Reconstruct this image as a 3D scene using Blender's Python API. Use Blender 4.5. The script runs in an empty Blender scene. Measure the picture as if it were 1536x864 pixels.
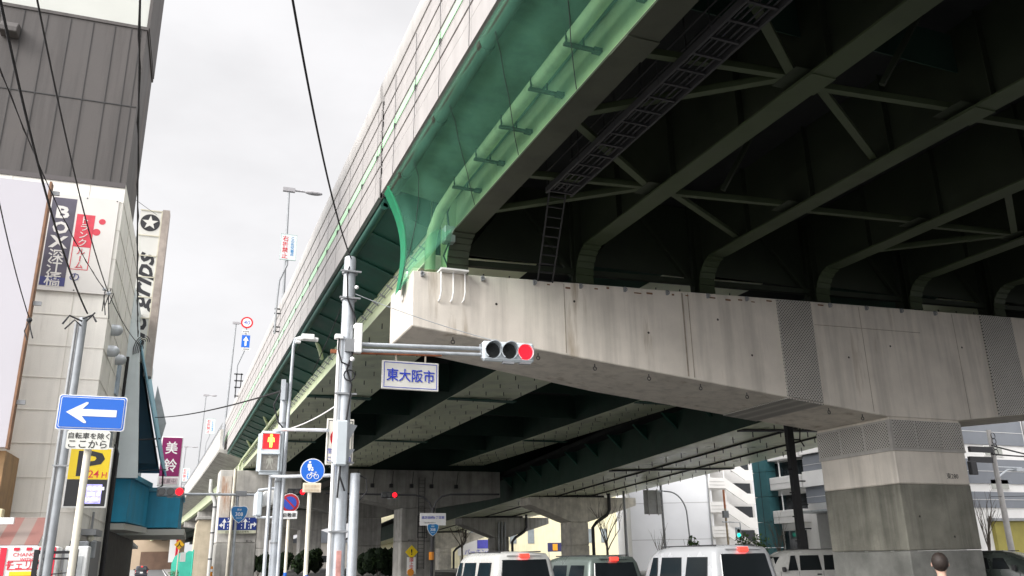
import bpy, bmesh, math, random
from mathutils import Vector, Matrix
random.seed(7)
SC = bpy.context.scene
COL = SC.collection
R = math.radians

# ------------------------------------------------------------------ camera
CAM_P = Vector((0, 0, 1.6))
CAM_R = Vector((.9276, -.3733, -.0173)); CAM_U = Vector((-.0998, -.2921, .9512)); CAM_F = Vector((.3601, .8805, .3082))
cd = bpy.data.cameras.new('camera'); cam = bpy.data.objects.new('camera', cd); COL.objects.link(cam)
cd.sensor_width = 36; cd.lens = 29.34; cd.clip_start = .1; cd.clip_end = 6000
mw = Matrix((CAM_R, CAM_U, -CAM_F)).transposed().to_4x4(); mw.translation = CAM_P
cam.matrix_world = mw
SC.camera = cam

# ------------------------------------------------------------------ sky: overcast, brighter overhead and behind the camera
SUN_EL, SUN_AZ = R(29), R(-112)          # azimuth measured from +Y towards +X
sun_dir = Vector((math.sin(SUN_AZ) * math.cos(SUN_EL), math.cos(SUN_AZ) * math.cos(SUN_EL), math.sin(SUN_EL)))
w = bpy.data.worlds.new('World'); SC.world = w; w.use_nodes = True
nt = w.node_tree; N = nt.nodes; L = nt.links
for n in list(N): N.remove(n)
out = N.new('ShaderNodeOutputWorld'); bg = N.new('ShaderNodeBackground'); bg.inputs['Strength'].default_value = .1
L.new(bg.outputs[0], out.inputs[0])
sky = N.new('ShaderNodeTexSky'); sky.sky_type = 'NISHITA'; sky.sun_disc = False
sky.sun_elevation = SUN_EL; sky.sun_rotation = SUN_AZ; sky.air_density = 1.0; sky.dust_density = 3.0
tc = N.new('ShaderNodeTexCoord')
def wmath(op, a, b=None, c=None):
    n = N.new('ShaderNodeMath'); n.operation = op
    for i, x in enumerate((a, b, c)):
        if x is None: continue
        if isinstance(x, (int, float)): n.inputs[i].default_value = x
        else: L.new(x, n.inputs[i])
    return n.outputs[0]
def wramp(x, a, b, lo, hi):
    n = N.new('ShaderNodeMapRange'); n.interpolation_type = 'SMOOTHSTEP'
    L.new(x, n.inputs[0]); n.inputs[1].default_value = a; n.inputs[2].default_value = b
    n.inputs[3].default_value = lo; n.inputs[4].default_value = hi
    return n.outputs[0]
sep = N.new('ShaderNodeSeparateXYZ'); L.new(tc.outputs['Generated'], sep.inputs[0])
dot = N.new('ShaderNodeVectorMath'); dot.operation = 'DOT_PRODUCT'
L.new(tc.outputs['Generated'], dot.inputs[0]); dot.inputs[1].default_value = (-.88, -.47, .0)
cm = N.new('ShaderNodeMapping'); cm.inputs['Scale'].default_value = (1, 1, 2.2); L.new(tc.outputs['Generated'], cm.inputs[0])
cn = N.new('ShaderNodeTexNoise'); cn.inputs['Scale'].default_value = 2.2; cn.inputs['Detail'].default_value = 6; cn.inputs['Roughness'].default_value = .55
L.new(cm.outputs[0], cn.inputs[0])
cloud = wramp(cn.outputs[0], .34, .68, .93, 1.08)
zen = wramp(sep.outputs[2], .68, 1.0, 4.75, 20.0)
back = wramp(dot.outputs['Value'], .02, .9, 0.0, 14.0)
lum = wmath('MULTIPLY', wmath('ADD', zen, back), cloud)
cc = N.new('ShaderNodeCombineColor')
L.new(wmath('MULTIPLY', lum, .995), cc.inputs[0]); L.new(wmath('MULTIPLY', lum, .985), cc.inputs[1]); L.new(wmath('MULTIPLY', lum, 1.0), cc.inputs[2])
mx = N.new('ShaderNodeMix'); mx.data_type = 'RGBA'; mx.inputs[0].default_value = .97
L.new(sky.outputs[0], mx.inputs[6]); L.new(cc.outputs[0], mx.inputs[7])
L.new(mx.outputs[2], bg.inputs[0])

sl = bpy.data.lights.new('sun', 'SUN'); sl.energy = 1.5; sl.angle = R(24); sl.color = (1, .965, .92)
so = bpy.data.objects.new('sun', sl); COL.objects.link(so)
so.rotation_euler = (-sun_dir).to_track_quat('-Z', 'Y').to_euler(); so.location = (0, -20, 60)

SC.view_settings.view_transform = 'Standard'; SC.view_settings.look = 'None'
SC.view_settings.exposure = .98; SC.view_settings.gamma = 1; SC.view_settings.use_curve_mapping = False
SC.render.engine = 'CYCLES'
SC.cycles.max_bounces = 8; SC.cycles.diffuse_bounces = 5; SC.cycles.transparent_max_bounces = 12
SC.cycles.use_denoising = True

# ------------------------------------------------------------------ materials
MATS = {}
def mat(name, col, rough=.6, var=.12, scale=3.0, metal=0.0, bump=0.0, streak=0.0, stain=None, spec=.4, emit=0, alpha=None, blotch=0.0, fine=0.0):
    """Principled surface: colour varied by noise; streak = vertical run-off marks; blotch = large worn patches; fine = grain"""
    if name in MATS: return MATS[name]
    m = bpy.data.materials.new(name); m.use_nodes = True; MATS[name] = m
    t = m.node_tree; n = t.nodes; l = t.links; b = n['Principled BSDF']
    b.inputs['Roughness'].default_value = rough; b.inputs['Metallic'].default_value = metal; b.inputs['Specular IOR Level'].default_value = spec
    g = n.new('ShaderNodeNewGeometry')
    src = None
    def noise(scl, vec_scale=(1, 1, 1), detail=4, ro=.55):
        mp = n.new('ShaderNodeMapping'); mp.inputs['Scale'].default_value = vec_scale; l.new(g.outputs['Position'], mp.inputs[0])
        x = n.new('ShaderNodeTexNoise'); x.inputs['Scale'].default_value = scl; x.inputs['Detail'].default_value = detail; x.inputs['Roughness'].default_value = ro
        l.new(mp.outputs[0], x.inputs[0]); return x.outputs[0]
    def rng(x, a, b_, lo, hi):
        r = n.new('ShaderNodeMapRange'); l.new(x, r.inputs[0])
        for i, v in enumerate((a, b_, lo, hi)): r.inputs[i + 1].default_value = v
        return r.outputs[0]
    def mul(x, y):
        q = n.new('ShaderNodeMath'); q.operation = 'MULTIPLY'; l.new(x, q.inputs[0]); l.new(y, q.inputs[1]); return q.outputs[0]
    base = n.new('ShaderNodeRGB'); base.outputs[0].default_value = (*col, 1)
    f = None; n1 = None
    if var:
        n1 = noise(scale); f = rng(n1, .25, .75, 1 - var, 1 + var)
    if streak:
        s = rng(noise(2.3, (1, 1, .07), 5, .62), .46, .66, 1, 1 - streak)
        f = s if f is None else mul(f, s)
    if blotch:
        s = rng(noise(.55, (1, 1, 1), 6, .6), .45, .62, 1, 1 - blotch)
        f = s if f is None else mul(f, s)
    if fine:
        s = rng(noise(60, (1, 1, 1), 2, .5), .3, .7, 1 - fine, 1 + fine)
        f = s if f is None else mul(f, s)
    colour = base.outputs[0]
    if f is not None:
        vm = n.new('ShaderNodeVectorMath'); vm.operation = 'SCALE'; l.new(base.outputs[0], vm.inputs[0]); l.new(f, vm.inputs['Scale']); colour = vm.outputs[0]
    if stain:
        scol, lo, hi, sscale = stain
        k = rng(noise(sscale, (1, 1, .12), 5, .65), lo, hi, 0, .85)
        mm = n.new('ShaderNodeMix'); mm.data_type = 'RGBA'; l.new(k, mm.inputs[0]); l.new(colour, mm.inputs[6]); mm.inputs[7].default_value = (*scol, 1); colour = mm.outputs[2]
    l.new(colour, b.inputs['Base Color'])
    if rough < .9 and var:
        l.new(rng(n1, .2, .8, max(.03, rough - .1), min(1, rough + .12)), b.inputs['Roughness'])
    if bump:
        bp = n.new('ShaderNodeBump'); bp.inputs['Strength'].default_value = bump; bp.inputs['Distance'].default_value = .02
        l.new(noise(18, (1, 1, 1), 6, .6), bp.inputs['Height']); l.new(bp.outputs[0], b.inputs['Normal'])
    if emit:
        l.new(colour, b.inputs['Emission Color']); b.inputs['Emission Strength'].default_value = emit
    if alpha is not None: b.inputs['Alpha'].default_value = alpha
    return m

C_BEAM = mat('painted_concrete', (.72, .665, .59), .75, .08, 1.4, bump=.2, streak=.2, stain=((.30, .23, .15), .60, .76, 1.5), blotch=.05, fine=.05)
C_RAW = mat('raw_concrete', (.225, .22, .185), .9, .22, 1.2, bump=.5, streak=.38, blotch=.28, fine=.18)
C_PALE = mat('pale_concrete', (.56, .54, .505), .85, .14, 1.3, bump=.35, streak=.28, stain=((.25, .17, .10), .66, .82, 1.1), blotch=.15, fine=.08)
C_GREY = mat('grey_concrete', (.36, .35, .325), .88, .18, 1.0, bump=.4, streak=.3, blotch=.2, fine=.1)
C_TAN = mat('tan_concrete', (.50, .43, .32), .9, .12, 1.5, bump=.5, streak=.12, fine=.1)
C_DECK = mat('shaded_deck_concrete', (.018, .02, .02), .9, .2, .8, bump=.3, blotch=.3)  # near-black: the shade under the slab is put into the colour
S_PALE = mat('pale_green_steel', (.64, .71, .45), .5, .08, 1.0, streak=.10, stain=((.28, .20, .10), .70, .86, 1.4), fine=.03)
S_SHADE = mat('shaded_green_steel', (.024, .032, .018), .6, .14, 1.3, blotch=.2, fine=.06)  # pale girder green darkened, shade under the deck painted into it
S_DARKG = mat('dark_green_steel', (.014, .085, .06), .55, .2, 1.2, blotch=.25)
S_DEEP = mat('deep_shaded_green', (.02, .05, .035), .6, .2, 1.0, blotch=.2)  # deep green with the shade between the girders painted in
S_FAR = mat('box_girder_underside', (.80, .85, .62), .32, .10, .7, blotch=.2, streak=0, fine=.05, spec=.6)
W_PANEL = mat('barrier_panel', (.40, .378, .365), .55, .06, 1.5, streak=.12, fine=.03)
W_COPE = mat('barrier_coping', (.47, .45, .43), .5, .06, 1.2, streak=.14)
G_STRIPE = mat('barrier_green_rail', (.42, .70, .43), .5, .08, 2)
GALV = mat('galvanised_steel', (.50, .53, .56), .45, .14, 6, metal=.35, streak=.15, fine=.06)
GALV_D = mat('dull_galvanised_steel', (.30, .31, .32), .55, .15, 6, metal=.3)
W_PAINT = mat('white_paint', (.78, .78, .76), .5, .05, 4, streak=.06)
CREAM = mat('cream_paint', (.74, .70, .58), .5, .07, 4, streak=.14)
BLACK = mat('black_rubber', (.015, .015, .017), .6, .1, 5)
DARK = mat('dark_steel', (.03, .03, .033), .55, .2, 4)
RUST = mat('rusty_steel', (.26, .09, .04), .85, .4, 7, bump=.4)
ASPH = mat('asphalt', (.125, .125, .123), .92, .2, 1.0, bump=.5, blotch=.25, fine=.3)
PAVE = mat('pavement_concrete', (.30, .29, .275), .9, .12, 1.5, bump=.3, blotch=.15, fine=.12)
KERB = mat('kerb_concrete', (.38, .37, .35), .9, .14, 2, bump=.3)
LINE = mat('road_paint', (.74, .74, .72), .7, .12, 4, blotch=.15)

# ------------------------------------------------------------------ mesh helpers
MW = {}
class MB:
    def __init__(s): s.v = []; s.f = []; s.m = []; s.mi = 0
    def quad(s, *p):
        b = len(s.v); s.v += [tuple(q) for q in p]; s.f.append(tuple(range(b, b + len(p)))); s.m.append(s.mi); return s
    def hexa(s, p):              # p: 4 bottom corners then 4 top corners
        b = len(s.v); s.v += [tuple(q) for q in p]
        for q in ((3, 2, 1, 0), (4, 5, 6, 7), (0, 1, 5, 4), (1, 2, 6, 5), (2, 3, 7, 6), (3, 0, 4, 7)):
            s.f.append(tuple(b + i for i in q)); s.m.append(s.mi)
        return s
    def box(s, x0, x1, y0, y1, z0, z1):
        x0, x1 = sorted((x0, x1)); y0, y1 = sorted((y0, y1)); z0, z1 = sorted((z0, z1))
        return s.hexa([(x0, y0, z0), (x1, y0, z0), (x1, y1, z0), (x0, y1, z0), (x0, y0, z1), (x1, y0, z1), (x1, y1, z1), (x0, y1, z1)])
    def bar(s, a, b, w, h, up=(0, 0, 1)):   # rectangular bar from a to b
        a = Vector(a); b = Vector(b); d = (b - a).normalized(); x = d.cross(Vector(up))
        if x.length < 1e-4: x = d.cross(Vector((1, 0, 0)))
        x.normalize(); z = x.cross(d); x = x * w / 2; z = z * h / 2
        return s.hexa([a - x - z, a + x - z, b + x - z, b - x - z, a - x + z, a + x + z, b + x + z, b - x + z])
    def prism(s, poly, vec):     # planar polygon (3-D points) swept along vec
        v = Vector(vec); b = len(s.v); n = len(poly)
        s.v += [tuple(p) for p in poly] + [tuple(Vector(p) + v) for p in poly]
        s.f.append(tuple(range(b + n - 1, b - 1, -1))); s.m.append(s.mi)
        s.f.append(tuple(range(b + n, b + 2 * n))); s.m.append(s.mi)
        for i in range(n):
            j = (i + 1) % n; s.f.append((b + i, b + j, b + n + j, b + n + i)); s.m.append(s.mi)
        return s
    def tube(s, pts, r, n=8, cap=True):
        pts = [Vector(p) for p in pts]; k = len(pts); rr = r if isinstance(r, (list, tuple)) else [r] * k
        b = len(s.v); ux = None
        for i, p in enumerate(pts):
            d = (pts[min(i + 1, k - 1)] - pts[max(i - 1, 0)]).normalized()
            if ux is None:
                ux = d.cross(Vector((0, 0, 1)))
                if ux.length < 1e-3: ux = d.cross(Vector((0, 1, 0)))
            ux = (ux - d * ux.dot(d)).normalized(); uy = d.cross(ux)
            for j in range(n):
                a = 2 * math.pi * j / n; s.v.append(tuple(p + (ux * math.cos(a) + uy * math.sin(a)) * rr[i]))
        for i in range(k - 1):
            for j in range(n):
                j2 = (j + 1) % n; s.f.append((b + i * n + j, b + i * n + j2, b + (i + 1) * n + j2, b + (i + 1) * n + j)); s.m.append(s.mi)
        if cap:
            s.f.append(tuple(b + j for j in range(n - 1, -1, -1))); s.m.append(s.mi)
            s.f.append(tuple(b + (k - 1) * n + j for j in range(n))); s.m.append(s.mi)
        return s
    def disc(s, c, nrm, r, t, n=28, sx=1.0):   # a disc of thickness t whose back is at c
        nrm = Vector(nrm).normalized(); return s.tube([Vector(c), Vector(c) + nrm * t], r, n)
    def ball(s, c, r, n=10, sc=(1, 1, 1)):
        c = Vector(c); b = len(s.v); m = max(4, n // 2)
        for i in range(m + 1):
            t = math.pi * i / m
            for j in range(n):
                a = 2 * math.pi * j / n
                s.v.append((c.x + r * sc[0] * math.sin(t) * math.cos(a), c.y + r * sc[1] * math.sin(t) * math.sin(a), c.z + r * sc[2] * math.cos(t)))
        for i in range(m):
            for j in range(n):
                j2 = (j + 1) % n; s.f.append((b + i * n + j, b + (i + 1) * n + j, b + (i + 1) * n + j2, b + i * n + j2)); s.m.append(s.mi)
        return s
    def use(s, i): s.mi = i; return s
    def build(s, name, m, parent=None, bevel=0, smooth=False, world=False, seg=1):
        me = bpy.data.meshes.new(name)
        vs = s.v
        if world and parent is not None:
            inv = MW[parent.name].inverted(); vs = [tuple(inv @ Vector(p)) for p in vs]
        me.from_pydata(vs, [], s.f)
        for x in (m if isinstance(m, (list, tuple)) else [m]): me.materials.append(x)
        for p, i in zip(me.polygons, s.m): p.material_index = i
        bm = bmesh.new(); bm.from_mesh(me)
        bmesh.ops.remove_doubles(bm, verts=bm.verts, dist=1e-5)
        bmesh.ops.recalc_face_normals(bm, faces=bm.faces)
        if bevel:
            es = [e for e in bm.edges if len(e.link_faces) == 2 and e.calc_face_angle(0) > .6]
            bmesh.ops.bevel(bm, geom=es, offset=bevel, segments=seg, affect='EDGES', clamp_overlap=True)
        bm.to_mesh(me); bm.free()
        if smooth:
            me.polygons.foreach_set('use_smooth', [True] * len(me.polygons))
            me.set_sharp_from_angle(angle=R(40))
        o = bpy.data.objects.new(name, me); COL.objects.link(o)
        if parent is not None:
            o.parent = parent; MW[o.name] = MW[parent.name]
        else: MW[o.name] = Matrix.Identity(4)
        return o

def thing(name, label, cat, loc=(0, 0, 0), rz=0.0, group=None, kind=None):
    o = bpy.data.objects.new(name, None); COL.objects.link(o); o.empty_display_size = .2
    o.location = loc; o.rotation_euler = (0, 0, rz); o['label'] = label; o['category'] = cat
    if group: o['group'] = group
    if kind: o['kind'] = kind
    MW[o.name] = Matrix.Translation(Vector(loc)) @ Matrix.Rotation(rz, 4, 'Z')
    return o
def tag(o, label, cat, group=None, kind=None):
    o['label'] = label; o['category'] = cat
    if group: o['group'] = group
    if kind: o['kind'] = kind
    return o
def structure(o, label=None):
    o['kind'] = 'structure'
    if label: o['label'] = label; 
    return o
def recentre(o):                 # a mesh thing built in world coordinates: put its origin at its base
    vs = o.data.vertices; c = Vector((sum(v.co.x for v in vs) / len(vs), sum(v.co.y for v in vs) / len(vs), min(v.co.z for v in vs)))
    o.data.transform(Matrix.Translation(-c)); o.location = c; MW[o.name] = Matrix.Translation(c); return o
def dup(root, loc, rz=None, label=None, group=None):
    r = root.copy(); COL.objects.link(r); r.location = loc
    if rz is not None: r.rotation_euler = (0, 0, rz)
    if label: r['label'] = label
    if group: r['group'] = group
    MW[r.name] = Matrix.Translation(Vector(loc)) @ Matrix.Rotation(r.rotation_euler.z, 4, 'Z')
    for ch in list(root.children):
        c = ch.copy(); COL.objects.link(c); c.parent = r
        for g in ch.children:
            d = g.copy(); COL.objects.link(d); d.parent = c
    return r
def lettering(name, lines, m, parent, M, depth=.004, shear=0.0, world=False):
    """lines: (text, size, x, y[, xscale]) centred at x,y in the plane of M (x right, y up, z towards the reader)"""
    V = []; F = []
    for ln in lines:
        txt, size, cx, cy = ln[:4]; xs = ln[4] if len(ln) > 4 else 1.0; bold = ln[5] if len(ln) > 5 else 0.0
        c = bpy.data.curves.new('t', 'FONT'); c.body = txt; c.size = size; c.extrude = depth / 2; c.shear = shear; c.offset = bold * size
        c.resolution_u = 2
        o = bpy.data.objects.new('t', c); COL.objects.link(o)
        dg = bpy.context.evaluated_depsgraph_get(); me = bpy.data.meshes.new_from_object(o.evaluated_get(dg))
        if len(me.vertices):
            xsv = [v.co.x for v in me.vertices]; ysv = [v.co.y for v in me.vertices]
            mx_, my_ = (min(xsv) + max(xsv)) / 2, (min(ysv) + max(ysv)) / 2
            b = len(V)
            V += [tuple(M @ Vector(((v.co.x - mx_) * xs + cx, v.co.y - my_ + cy, v.co.z + depth / 2))) for v in me.vertices]
            F += [tuple(b + i for i in p.vertices) for p in me.polygons]
        bpy.data.objects.remove(o); bpy.data.meshes.remove(me); bpy.data.curves.remove(c)
    mb = MB(); mb.v = V; mb.f = F; mb.m = [0] * len(F)
    return mb.build(name, m, parent, world=world)
def face_M(origin, rz=0.0):      # plane facing -Y (towards the camera side), turned by rz about Z; x right, y up, z = outwards
    return Matrix.Translation(Vector(origin)) @ Matrix.Rotation(rz, 4, 'Z') @ Matrix.Rotation(R(90), 4, 'X')
def at(px, py, y):               # the point at distance y along the street seen at photo pixel (px, py)
    d = CAM_F * 1251.9 + CAM_R * (px - 768) - CAM_U * (py - 432)
    return CAM_P + d * (y / d.y)
def arc(c, r, a0, a1, n, ax=(1, 0, 0), ay=(0, 0, 1)):
    c = Vector(c); ax = Vector(ax); ay = Vector(ay)
    return [c + ax * r * math.cos(a0 + (a1 - a0) * i / n) + ay * r * math.sin(a0 + (a1 - a0) * i / n) for i in range(n + 1)]
# ------------------------------------------------------------------ ground, roads
def sheet(name, x0, x1, y0, y1, z, m, label=None):
    o = MB().quad((x0, y0, z), (x1, y0, z), (x1, y1, z), (x0, y1, z)).build(name, m); structure(o); return o
NPAVE = mat('low_bounce_pavement', (.16, .155, .15), .9, .15, 1.5, blotch=.2, fine=.15)  # kept dark so less light bounces up under the deck
sheet('ground', -2500, 2500, -2500, 2500, 0, mat('ground_asphalt', (.085, .085, .085), .95, .2, .6, blotch=.2, fine=.2))
structure(MB().quad((4.9, 13, .004), (35.5, 13, .004), (35.5, 420, .004), (4.9, 420, .004)).build('road', ASPH))
structure(MB().quad((-60, -3, .005), (90, -3, .005), (90, 12, .005), (-60, 12, .005)).build('cross_street', mat('dark_asphalt', (.07, .07, .071), .92, .2, 1.0, bump=.5, blotch=.25, fine=.3)))
structure(MB().quad((-1.9, 12, .006), (1.3, 12, .006), (1.75, 420, .006), (-4.6, 420, .006)).build('side_street', mat('worn_asphalt', (.12, .12, .118), .92, .15, .9, blotch=.2, fine=.2)))
def raised(name, poly, m=PAVE, h=.13):
    mb = MB(); mb.prism([(x, y, -.02) for x, y in poly], (0, 0, h + .02)); o = mb.build(name, [m], bevel=.02); return structure(o)
raised('median_strip', [(1.45, 12.4), (4.7, 12.4), (4.7, 420), (1.95, 420)])
raised('pavement', [(-60, 12.4), (-2.05, 12.4), (-4.8, 420), (-60, 420)])
raised('near_pavement', [(-60, -30), (4.5, -30), (4.5, -3.2), (-60, -3.2)], NPAVE)
raised('far_pavement', [(36, 13), (120, 13), (120, 420), (36, 420)])
mk = MB()
for x in (8.4, 11.8, 15.2, 26.5, 30.0, 33.2):
    for y in range(16, 300, 10): mk.quad((x - .08, y, .009), (x + .08, y, .009), (x + .08, y + 5, .009), (x - .08, y + 5, .009))
mk.quad((5.2, 14, .009), (18.6, 14, .009), (18.6, 14.45, .009), (5.2, 14.45, .009))
for i in range(22): mk.quad((5 + i * 1.35, 9.0, .009), (5.55 + i * 1.35, 9.0, .009), (5.55 + i * 1.35, 11.8, .009), (5 + i * 1.35, 11.8, .009))
mk.quad((1.0, 14, .011), (1.15, 14, .011), (1.62, 420, .011), (1.47, 420, .011))
structure(mk.build('road_markings', LINE))

# ------------------------------------------------------------------ viaduct: geometry shared by both spans
ZB = lambda x: 9.83 + .034 * (x - 6.3)       # underside of the girders
ZD = lambda x: 11.9 + .034 * (x - 6.3)       # underside of the deck slab
XL, XR = 4.8, 39.2
def parapet(span, y0, y1, side, post0, rail_pitch=2.0, steel=True):
    """noise barrier of horizontal panels with a rounded coping; side -1 = street side, +1 = far side"""
    X = XL if side < 0 else XR; s = side; dz = 0 if side < 0 else .034 * (XR - XL)
    mb = MB()
    zs = [11.38, 12.0, 12.36, 12.72, 13.14, 13.5, 13.86, 14.2, 14.5]
    for i in range(len(zs) - 1):
        t = .0 if i % 2 else .015
        mb.box(X + s * (.03 + t), X - s * .08, y0, y1, zs[i] + dz + .022, zs[i + 1] + dz - .022)
    mb.box(X, X - s * .07, y0, y1, 11.4 + dz, 14.5 + dz)
    p = mb.build('barrier_panel', W_PANEL, span, world=True)
    g = MB().box(X + s * .05, X + s * .012, y0, y1, 12.80 + dz, 13.04 + dz); g.build('green_rail', G_STRIPE, span, world=True)
    prof = [(X + s * .06, 14.48), (X + s * .10, 14.62), (X + s * .10, 14.95), (X + s * .05, 15.12), (X - s * .08, 15.2), (X - s * .25, 15.14), (X - s * .3, 14.9), (X - s * .3, 14.48)]
    MB().prism([(a, y0, b + dz) for a, b in prof], (0, y1 - y0, 0)).build('coping', W_COPE, span, world=True, smooth=True)
    y = post0; n = 0
    while y < y1 - .1 and n < 90:
        if y > y0:
            if y < 72:
                q = MB().tube([(X + s * .10, y, 11.3 + dz), (X + s * .075, y, 12.6 + dz), (X + s * .075, y, 14.3 + dz)], .008 if y < 21 else .004, 4)
                if side < 0:
                    q.tube([(X + s * (.08 + .0), y + .07 * math.cos(a), 12.74 + .07 * math.sin(a)) for a in [i * math.pi / 5 for i in range(11)]], .012, 4)
                q.build('barrier_tie', DARK, span, world=True); n += 1
        y += rail_pitch
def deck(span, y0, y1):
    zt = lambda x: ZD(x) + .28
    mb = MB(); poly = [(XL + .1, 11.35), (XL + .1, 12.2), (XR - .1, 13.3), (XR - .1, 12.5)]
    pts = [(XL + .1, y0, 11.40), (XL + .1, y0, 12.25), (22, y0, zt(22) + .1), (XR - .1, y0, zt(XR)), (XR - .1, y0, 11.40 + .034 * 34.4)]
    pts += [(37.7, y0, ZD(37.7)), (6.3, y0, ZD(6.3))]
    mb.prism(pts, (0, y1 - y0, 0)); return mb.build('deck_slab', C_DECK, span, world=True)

# ---- the near span: plate girders over the junction
near = thing('viaduct_span', 'pale green plate-girder road viaduct span overhead with dark braced underside and white noise barrier', 'viaduct', (22, -8, 9.8), group='viaduct spans')
NY0, NY1 = -46, 20.9
SEAM_DK = mat('dark_recess', (.05, .045, .04), .9, .2, 9)
S_FLANGE = mat('dirty_shaded_flange', (.06, .066, .045), .6, .2, 1.5, blotch=.3, fine=.1)  # grime plus the underside's shade, both put into one dark colour
S_BRACE = mat('shaded_bracing_steel', (.052, .07, .034), .55, .15, 1.3, blotch=.2)  # girder green for the braces, with deck shade painted in as a darker tone
deck(near, NY0, NY1 + .59)
parapet(near, NY0, 21.2, -1, -23.37, 2.05); parapet(near, NY0, 21.2, 1, 50)
GX = [6.62, 10.42, 14.55, 19.0, 23.0, 27.0, 31.0, 35.0, 38.2]
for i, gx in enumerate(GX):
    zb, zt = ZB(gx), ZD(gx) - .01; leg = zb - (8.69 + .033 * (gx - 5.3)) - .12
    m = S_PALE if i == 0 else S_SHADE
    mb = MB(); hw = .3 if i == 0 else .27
    # web with the curved drop to the bearing at its end
    prof = [(NY0, zt), (NY0, zb)] + [(19.25 + .75 * math.sin(a), zb - .75 + .75 * math.cos(a)) for a in [j * math.pi / 12 for j in range(7)]] + [(20.02, zb - leg), (20.85, zb - leg), (20.85, zt)]
    mb.prism([(gx - .012, y, z) for y, z in prof], (.024, 0, 0))
    web_ = mb; mb = MB(); mb.box(gx - hw, gx + hw, NY0, 19.25, zb - .045, zb)
    cv = [(19.25 + .75 * math.sin(a), zb - .75 + .75 * math.cos(a)) for a in [j * math.pi / 12 for j in range(7)]] + [(20.02, zb - leg)]
    for (ya, za), (yb, zb_) in zip(cv, cv[1:]):
        mb.hexa([(gx - hw, ya, za - .04), (gx + hw, ya, za - .04), (gx + hw, yb - .04, zb_), (gx - hw, yb - .04, zb_), (gx - hw, ya, za), (gx + hw, ya, za), (gx + hw, yb, zb_), (gx - hw, yb, zb_)])
    mb.box(gx - hw, gx + hw, 20.06, 20.85, zb - leg - .05, zb - leg)
    mb.box(gx - .22, gx + .22, 20.1, 20.8, zb - leg - .17, zb - leg - .05)
    mb.box(gx - hw - .01, gx + hw + .01, 10.2, 10.8, zb - .07, zb - .045); mb.build('bottom_flange', S_FLANGE if i == 0 else S_BRACE, near, world=True); mb = web_
    y = -44.7
    sides = (1,) if i == 0 else ((-1, 1) if i < 8 else (-1,))
    while y < 19:
        for s in sides: mb.box(gx + s * .012, gx + s * .17, y, y + .02, zb + .02, zt)
        y += 2.6
    for k in range(4 if i == 0 else 2):
        for s in (-1, 1): mb.box(gx + s * .012, gx + s * .24, 20.08 + k * .22, 20.1 + k * .22, zb - leg, zt - .4)
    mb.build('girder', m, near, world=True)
# braces in the plane of the bottom flanges and cross frames
def brace(a, b, wd=.17, nm='brace'):
    MB().bar(a, b, wd, .11).bar((a[0], a[1], a[2] + .06), (b[0], b[1], b[2] + .06), .02, .12).build(nm, S_BRACE, near, world=True)
for gi in range(8):
    xa, xb = GX[gi] + .2, GX[gi + 1] - .2
    za, zc = ZB(xa) + .16, ZB(xb) + .16
    for j in range(5):
        yn = 15.85 - 5.2 * j
        if gi > 3 and j > 2: continue
        brace((xa, yn + .2, za), (xb, yn, zc), .14, 'strut')
        if gi in (0, 3, 6):
            brace((xb - .1, yn, zc), (xa, yn + 2.5, za)); brace((xb - .1, yn, zc), (xa, yn - 2.5, za))
        elif gi == 1:
            brace((xa, yn, za), (xb, yn + 2.3, zc), .16)
            MB().bar((xa + 1.5, yn - .2, za + .1), (xa + 2.1, yn - .9, za + 1.5), .12, .1).build('knee_brace', S_SHADE, near, world=True)
        MB().box(xb - .32, xb + .1, yn - .35, yn + .35, zc - .07, zc - .05).build('gusset_plate', S_SHADE, near, world=True)
    # cross frame at the support
    z0 = ZB(xa) - .55
    MB().bar((xa, 20.4, z0), (xb, 20.4, z0 + .12), .18, .16).bar((xa, 20.4, z0), ((xa + xb) / 2, 20.4, z0 + 2.3), .12, .12).bar((xb, 20.4, z0), ((xa + xb) / 2, 20.4, z0 + 2.3), .12, .12).box(xa, xb, 20.5, 20.54, z0 + .3, ZD(xa)).build('end_cross_frame', S_SHADE, near, world=True)
    for y in (10.6, 0.2, -10): MB().box(xa - .18, xb + .18, y, y + .03, ZB(xa) + 1.15, ZD(xa)).build('cross_beam', S_DEEP, near, world=True)
# haunched bracket soffit of the street-side cantilever, drain pipe and edge conduit
MB().prism([(4.95, NY0, 11.30), (6.58, NY0, 11.02), (6.58, NY0, 11.9), (4.95, NY0, 11.9)], (0, 20.6 - NY0, 0)).build('cantilever_soffit', mat('stained_soffit', (.16, .26, .20), .8, .2, .9, blotch=.45, streak=.1, fine=.1), near, world=True)
MB().tube([(4.93, NY0, 11.16), (4.93, 20.4, 11.16)], .15, 14).build('edge_conduit', S_SHADE, near, world=True, smooth=True)
for j in range(12):
    y = 19.2 - 3.05 * j
    MB().tube([(4.93, y, 11.16), (4.93, y + .16, 11.16)], .172, 14).build('conduit_collar', S_SHADE, near, world=True)
MB().tube([(6.05, NY0, 10.72), (6.05, 18.2, 10.60), (6.02, 19.6, 10.42), (6.0, 20.3, 10.05), (6.0, 20.5, 9.6), (6.0, 20.5, 9.0)], .15, 16).build('drain_pipe', mat('aged_green_pipe', (.40, .47, .30), .6, .15, 1.5, streak=.2), near, world=True, smooth=True)
for j in range(12):
    y = 18.1 - 1.62 * j
    MB().bar((5.85, y, 10.42), (6.6, y, 10.42), .09, .05).bar((5.9, y, 10.42), (5.9, y, 10.7), .03, .03).bar((6.25, y, 10.42), (6.25, y, 10.62), .03, .03).box(6.44, 6.6, y - .07, y + .07, 10.38, 10.46).build('pipe_bracket', S_SHADE, near, world=True)
MB().box(6.12, 6.42, 19.55, 19.85, 9.55, 10.0).build('junction_box', GALV_D, near, bevel=.02, world=True)
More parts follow.
